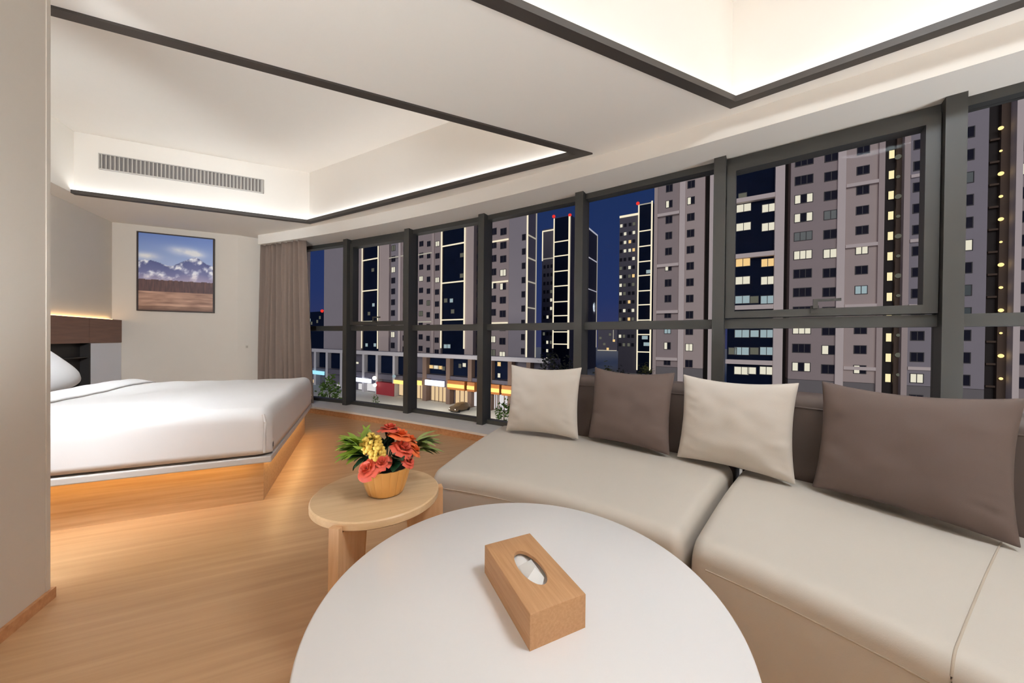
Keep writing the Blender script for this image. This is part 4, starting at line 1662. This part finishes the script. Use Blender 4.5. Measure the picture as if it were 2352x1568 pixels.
tree('street_tree', 757, 862, 66, 52, 'green street tree lit by the shop lights, beside the curtain end', 'foliage', .1, 1)
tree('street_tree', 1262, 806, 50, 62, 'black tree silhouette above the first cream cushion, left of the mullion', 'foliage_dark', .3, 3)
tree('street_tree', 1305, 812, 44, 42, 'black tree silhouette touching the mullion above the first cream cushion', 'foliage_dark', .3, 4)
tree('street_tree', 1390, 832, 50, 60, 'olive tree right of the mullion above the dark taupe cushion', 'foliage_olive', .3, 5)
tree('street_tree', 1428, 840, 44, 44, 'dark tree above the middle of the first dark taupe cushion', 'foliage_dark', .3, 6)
tree('street_tree', 1482, 830, 52, 50, 'olive tree at the foot of the slim beige tower', 'foliage_olive', .3, 7)
tree('shrub', 1158, 917, 46, 44, 'round yellow-green shrub on the forecourt beside the first cream cushion', 'foliage', .02, 8, 'shrub')
tree('shrub', 862, 903, 64, 18, 'small green shrub in front of the red shopfront', 'foliage', .02, 9, 'shrub')

r = ray(1056, 943)
k = (GZ - 1) / r.z
cx_, cy_ = r.x * k, r.y * k
root = empty('parked_car', (cx_, cy_, GZ), 'bronze car parked on the forecourt before the amber canopies', 'car')
car = lambda x, y, z: Vector((cx_ + CD.x * x + CN.x * y, cy_ + CD.y * x + CN.y * y, GZ + z))
b = MB()
prof = [(-1.05, .3), (-1.1, .75), (-.95, .95), (-.72, 1.45), (-.5, 1.52), (.5, 1.52), (.72, 1.45), (.95, .95), (1.1, .75), (1.05, .3)]
rings = []
for y_, s_, hz in ((-2.1, .85, .62), (-1.95, .97, .68), (-.9, 1, .72), (-.4, 1, 1), (1.2, 1, 1), (1.9, .97, .8), (2.1, .88, .65)):
    rings.append([car(x * s_, y_, .3 + (z - .3) * hz) for x, z in prof])
b.strip(rings, caps=True, close=True)
b.build('body', M['car_body'], root, smooth=40)
b = MB()
b.quad(car(-.66, -.93, .98), car(.66, -.93, .98), car(.5, -.42, 1.44), car(-.5, -.42, 1.44))
b.build('windscreen', M['city_glass'], root)
for sx_ in (-1, 1):
    for sy_ in (-1.3, 1.35):
        b = MB()
        n = 16
        b.strip([[car(sx_ * xx, sy_ + .33 * cos(2 * pi * q / n), .335 + .33 * sin(2 * pi * q / n)) for q in range(n)] for xx in (.86, 1.07)], close=True, caps=True)
        b.build('wheel', M['tyre'], root, smooth=40)
    b = MB()
    b.blob(car(sx_ * .7, -2.08, .66), .11, sub=1, amp=0)
    b.build('headlamp', M['lamp_white'], root, smooth=60)
EXPO = 0.11
LCOL = (0.87, 0.955, 1.03)
FILL = [(-0.8, -1.3, 1.2, 260, 165, (0, 0, 1)), (1.3, -1.95, 1.5, 70, 165, (0, 0, 1)), (3.2, -1.8, 1.5, 180, 165, (0, 0, 1)),
        (-0.80, 0.95, 0.45, 78, 130, (.45, .35, 1)), (2.9, 0.05, 0.45, 58, 140, (-.3, .3, 1)), (-2.1, 1.0, 1.2, 60, 165, (0, .2, 1))]  # unseen upward fill, added to lift the lower ceiling
BED_FILL = [(-1.42, 1.95, 1.75, 195, 95, (-1.4, 3.0, -0.1)), (-1.3, 1.75, 1.6, 150, 170, (.5, .7, -.5))]  # unseen spots added to brighten the bed and headboard wall
TRAY_FILL = [(1.3, -0.3, 3.05, 38, 0.7)]  # unseen disc light in the near tray, added to brighten the table
# ================================================================== SKY AND LIGHTS
w = bpy.data.worlds.new('night_sky')
SC.world = w
w.use_nodes = True
nt = w.node_tree
bg = nt.nodes['Background']
tc = nt.nodes.new('ShaderNodeTexCoord')
sx = nt.nodes.new('ShaderNodeSeparateXYZ')
rp = nt.nodes.new('ShaderNodeValToRGB')
rp.color_ramp.elements[0].position = 0.0
rp.color_ramp.elements[0].color = srgb(48, 52, 88)
rp.color_ramp.elements[1].position = 0.5
rp.color_ramp.elements[1].color = srgb(24, 44, 84)
e = rp.color_ramp.elements.new(0.12)
e.color = srgb(34, 48, 92)
nt.links.new(tc.outputs['Generated'], sx.inputs[0])
nt.links.new(sx.outputs['Z'], rp.inputs[0])
nt.links.new(rp.outputs[0], bg.inputs['Color'])
bg.inputs['Strength'].default_value = 1.0

# city glow on the facades across the street (travels away from the windows)
sd_ = bpy.data.lights.new('city_glow', 'SUN')
sd_.energy = 1.1
sd_.angle = rad(40)
sd_.color = (1.0, 0.97, 0.92)
so = bpy.data.objects.new('city_glow', sd_)
so.rotation_euler = Vector((0.45, 0.85, -0.30)).to_track_quat('-Z', 'Y').to_euler()
COL.objects.link(so)


# unseen point lights added to brighten the forecourt and podium
for px_, py_ in ((740, 925), (880, 935), (1000, 945), (1110, 960)):
    r_ = ray(px_, py_)
    k_ = (GZ - 1) / r_.z
    pl = bpy.data.lights.new('forecourt_fill', 'POINT')
    pl.energy = 900
    pl.color = (1.0, 0.93, 0.82)
    pl.shadow_soft_size = 0.3
    po = bpy.data.objects.new('forecourt_fill', pl)
    po.location = (r_.x * k_, r_.y * k_, GZ + 5.0)
    COL.objects.link(po)


def fill_light(name, loc, energy, size=0.12, color=LCOL, spot=None, aim=(0, 0, -1)):  # makes one added fill light
    l = bpy.data.lights.new(name, 'SPOT' if spot else 'POINT')
    l.energy = energy
    l.color = color
    l.shadow_soft_size = size
    if spot:
        l.spot_size = rad(spot)
        l.spot_blend = 0.6
    o = bpy.data.objects.new(name, l)
    o.location = loc
    o.rotation_euler = Vector(aim).to_track_quat('-Z', 'Y').to_euler()
    COL.objects.link(o)
    return o


# unseen fill lights added out of the frame to brighten the room and lower ceiling
for u, w_, z, pw, sp_, aim in FILL:
    fill_light('up_fill', uw(u, w_, z), pw, 0.2, spot=sp_, aim=uw(*aim))
for u, w_, z, pw, sp_, aim in BED_FILL:
    fill_light('bed_fill', uw(u, w_, z), pw, 0.14, spot=sp_, aim=uw(*aim))
for u, w_, z, pw, sz in TRAY_FILL:
    dl = bpy.data.lights.new('tray_fill', 'AREA')
    dl.shape = 'DISK'
    dl.size = sz
    dl.energy = pw
    dl.color = LCOL
    do = bpy.data.objects.new('tray_fill', dl)
    do.location = uw(u, w_, z)
    COL.objects.link(do)

SC.view_settings.view_transform = 'Standard'
SC.view_settings.look = 'None'
SC.view_settings.exposure = EXPO
SC.view_settings.gamma = 1.0
SC.cycles.max_bounces = 14
SC.cycles.diffuse_bounces = 8
SC.cycles.glossy_bounces = 4
SC.cycles.transparent_max_bounces = 16
SC.cycles.caustics_reflective = False
SC.cycles.caustics_refractive = False
SC.cycles.sample_clamp_indirect = 6.0
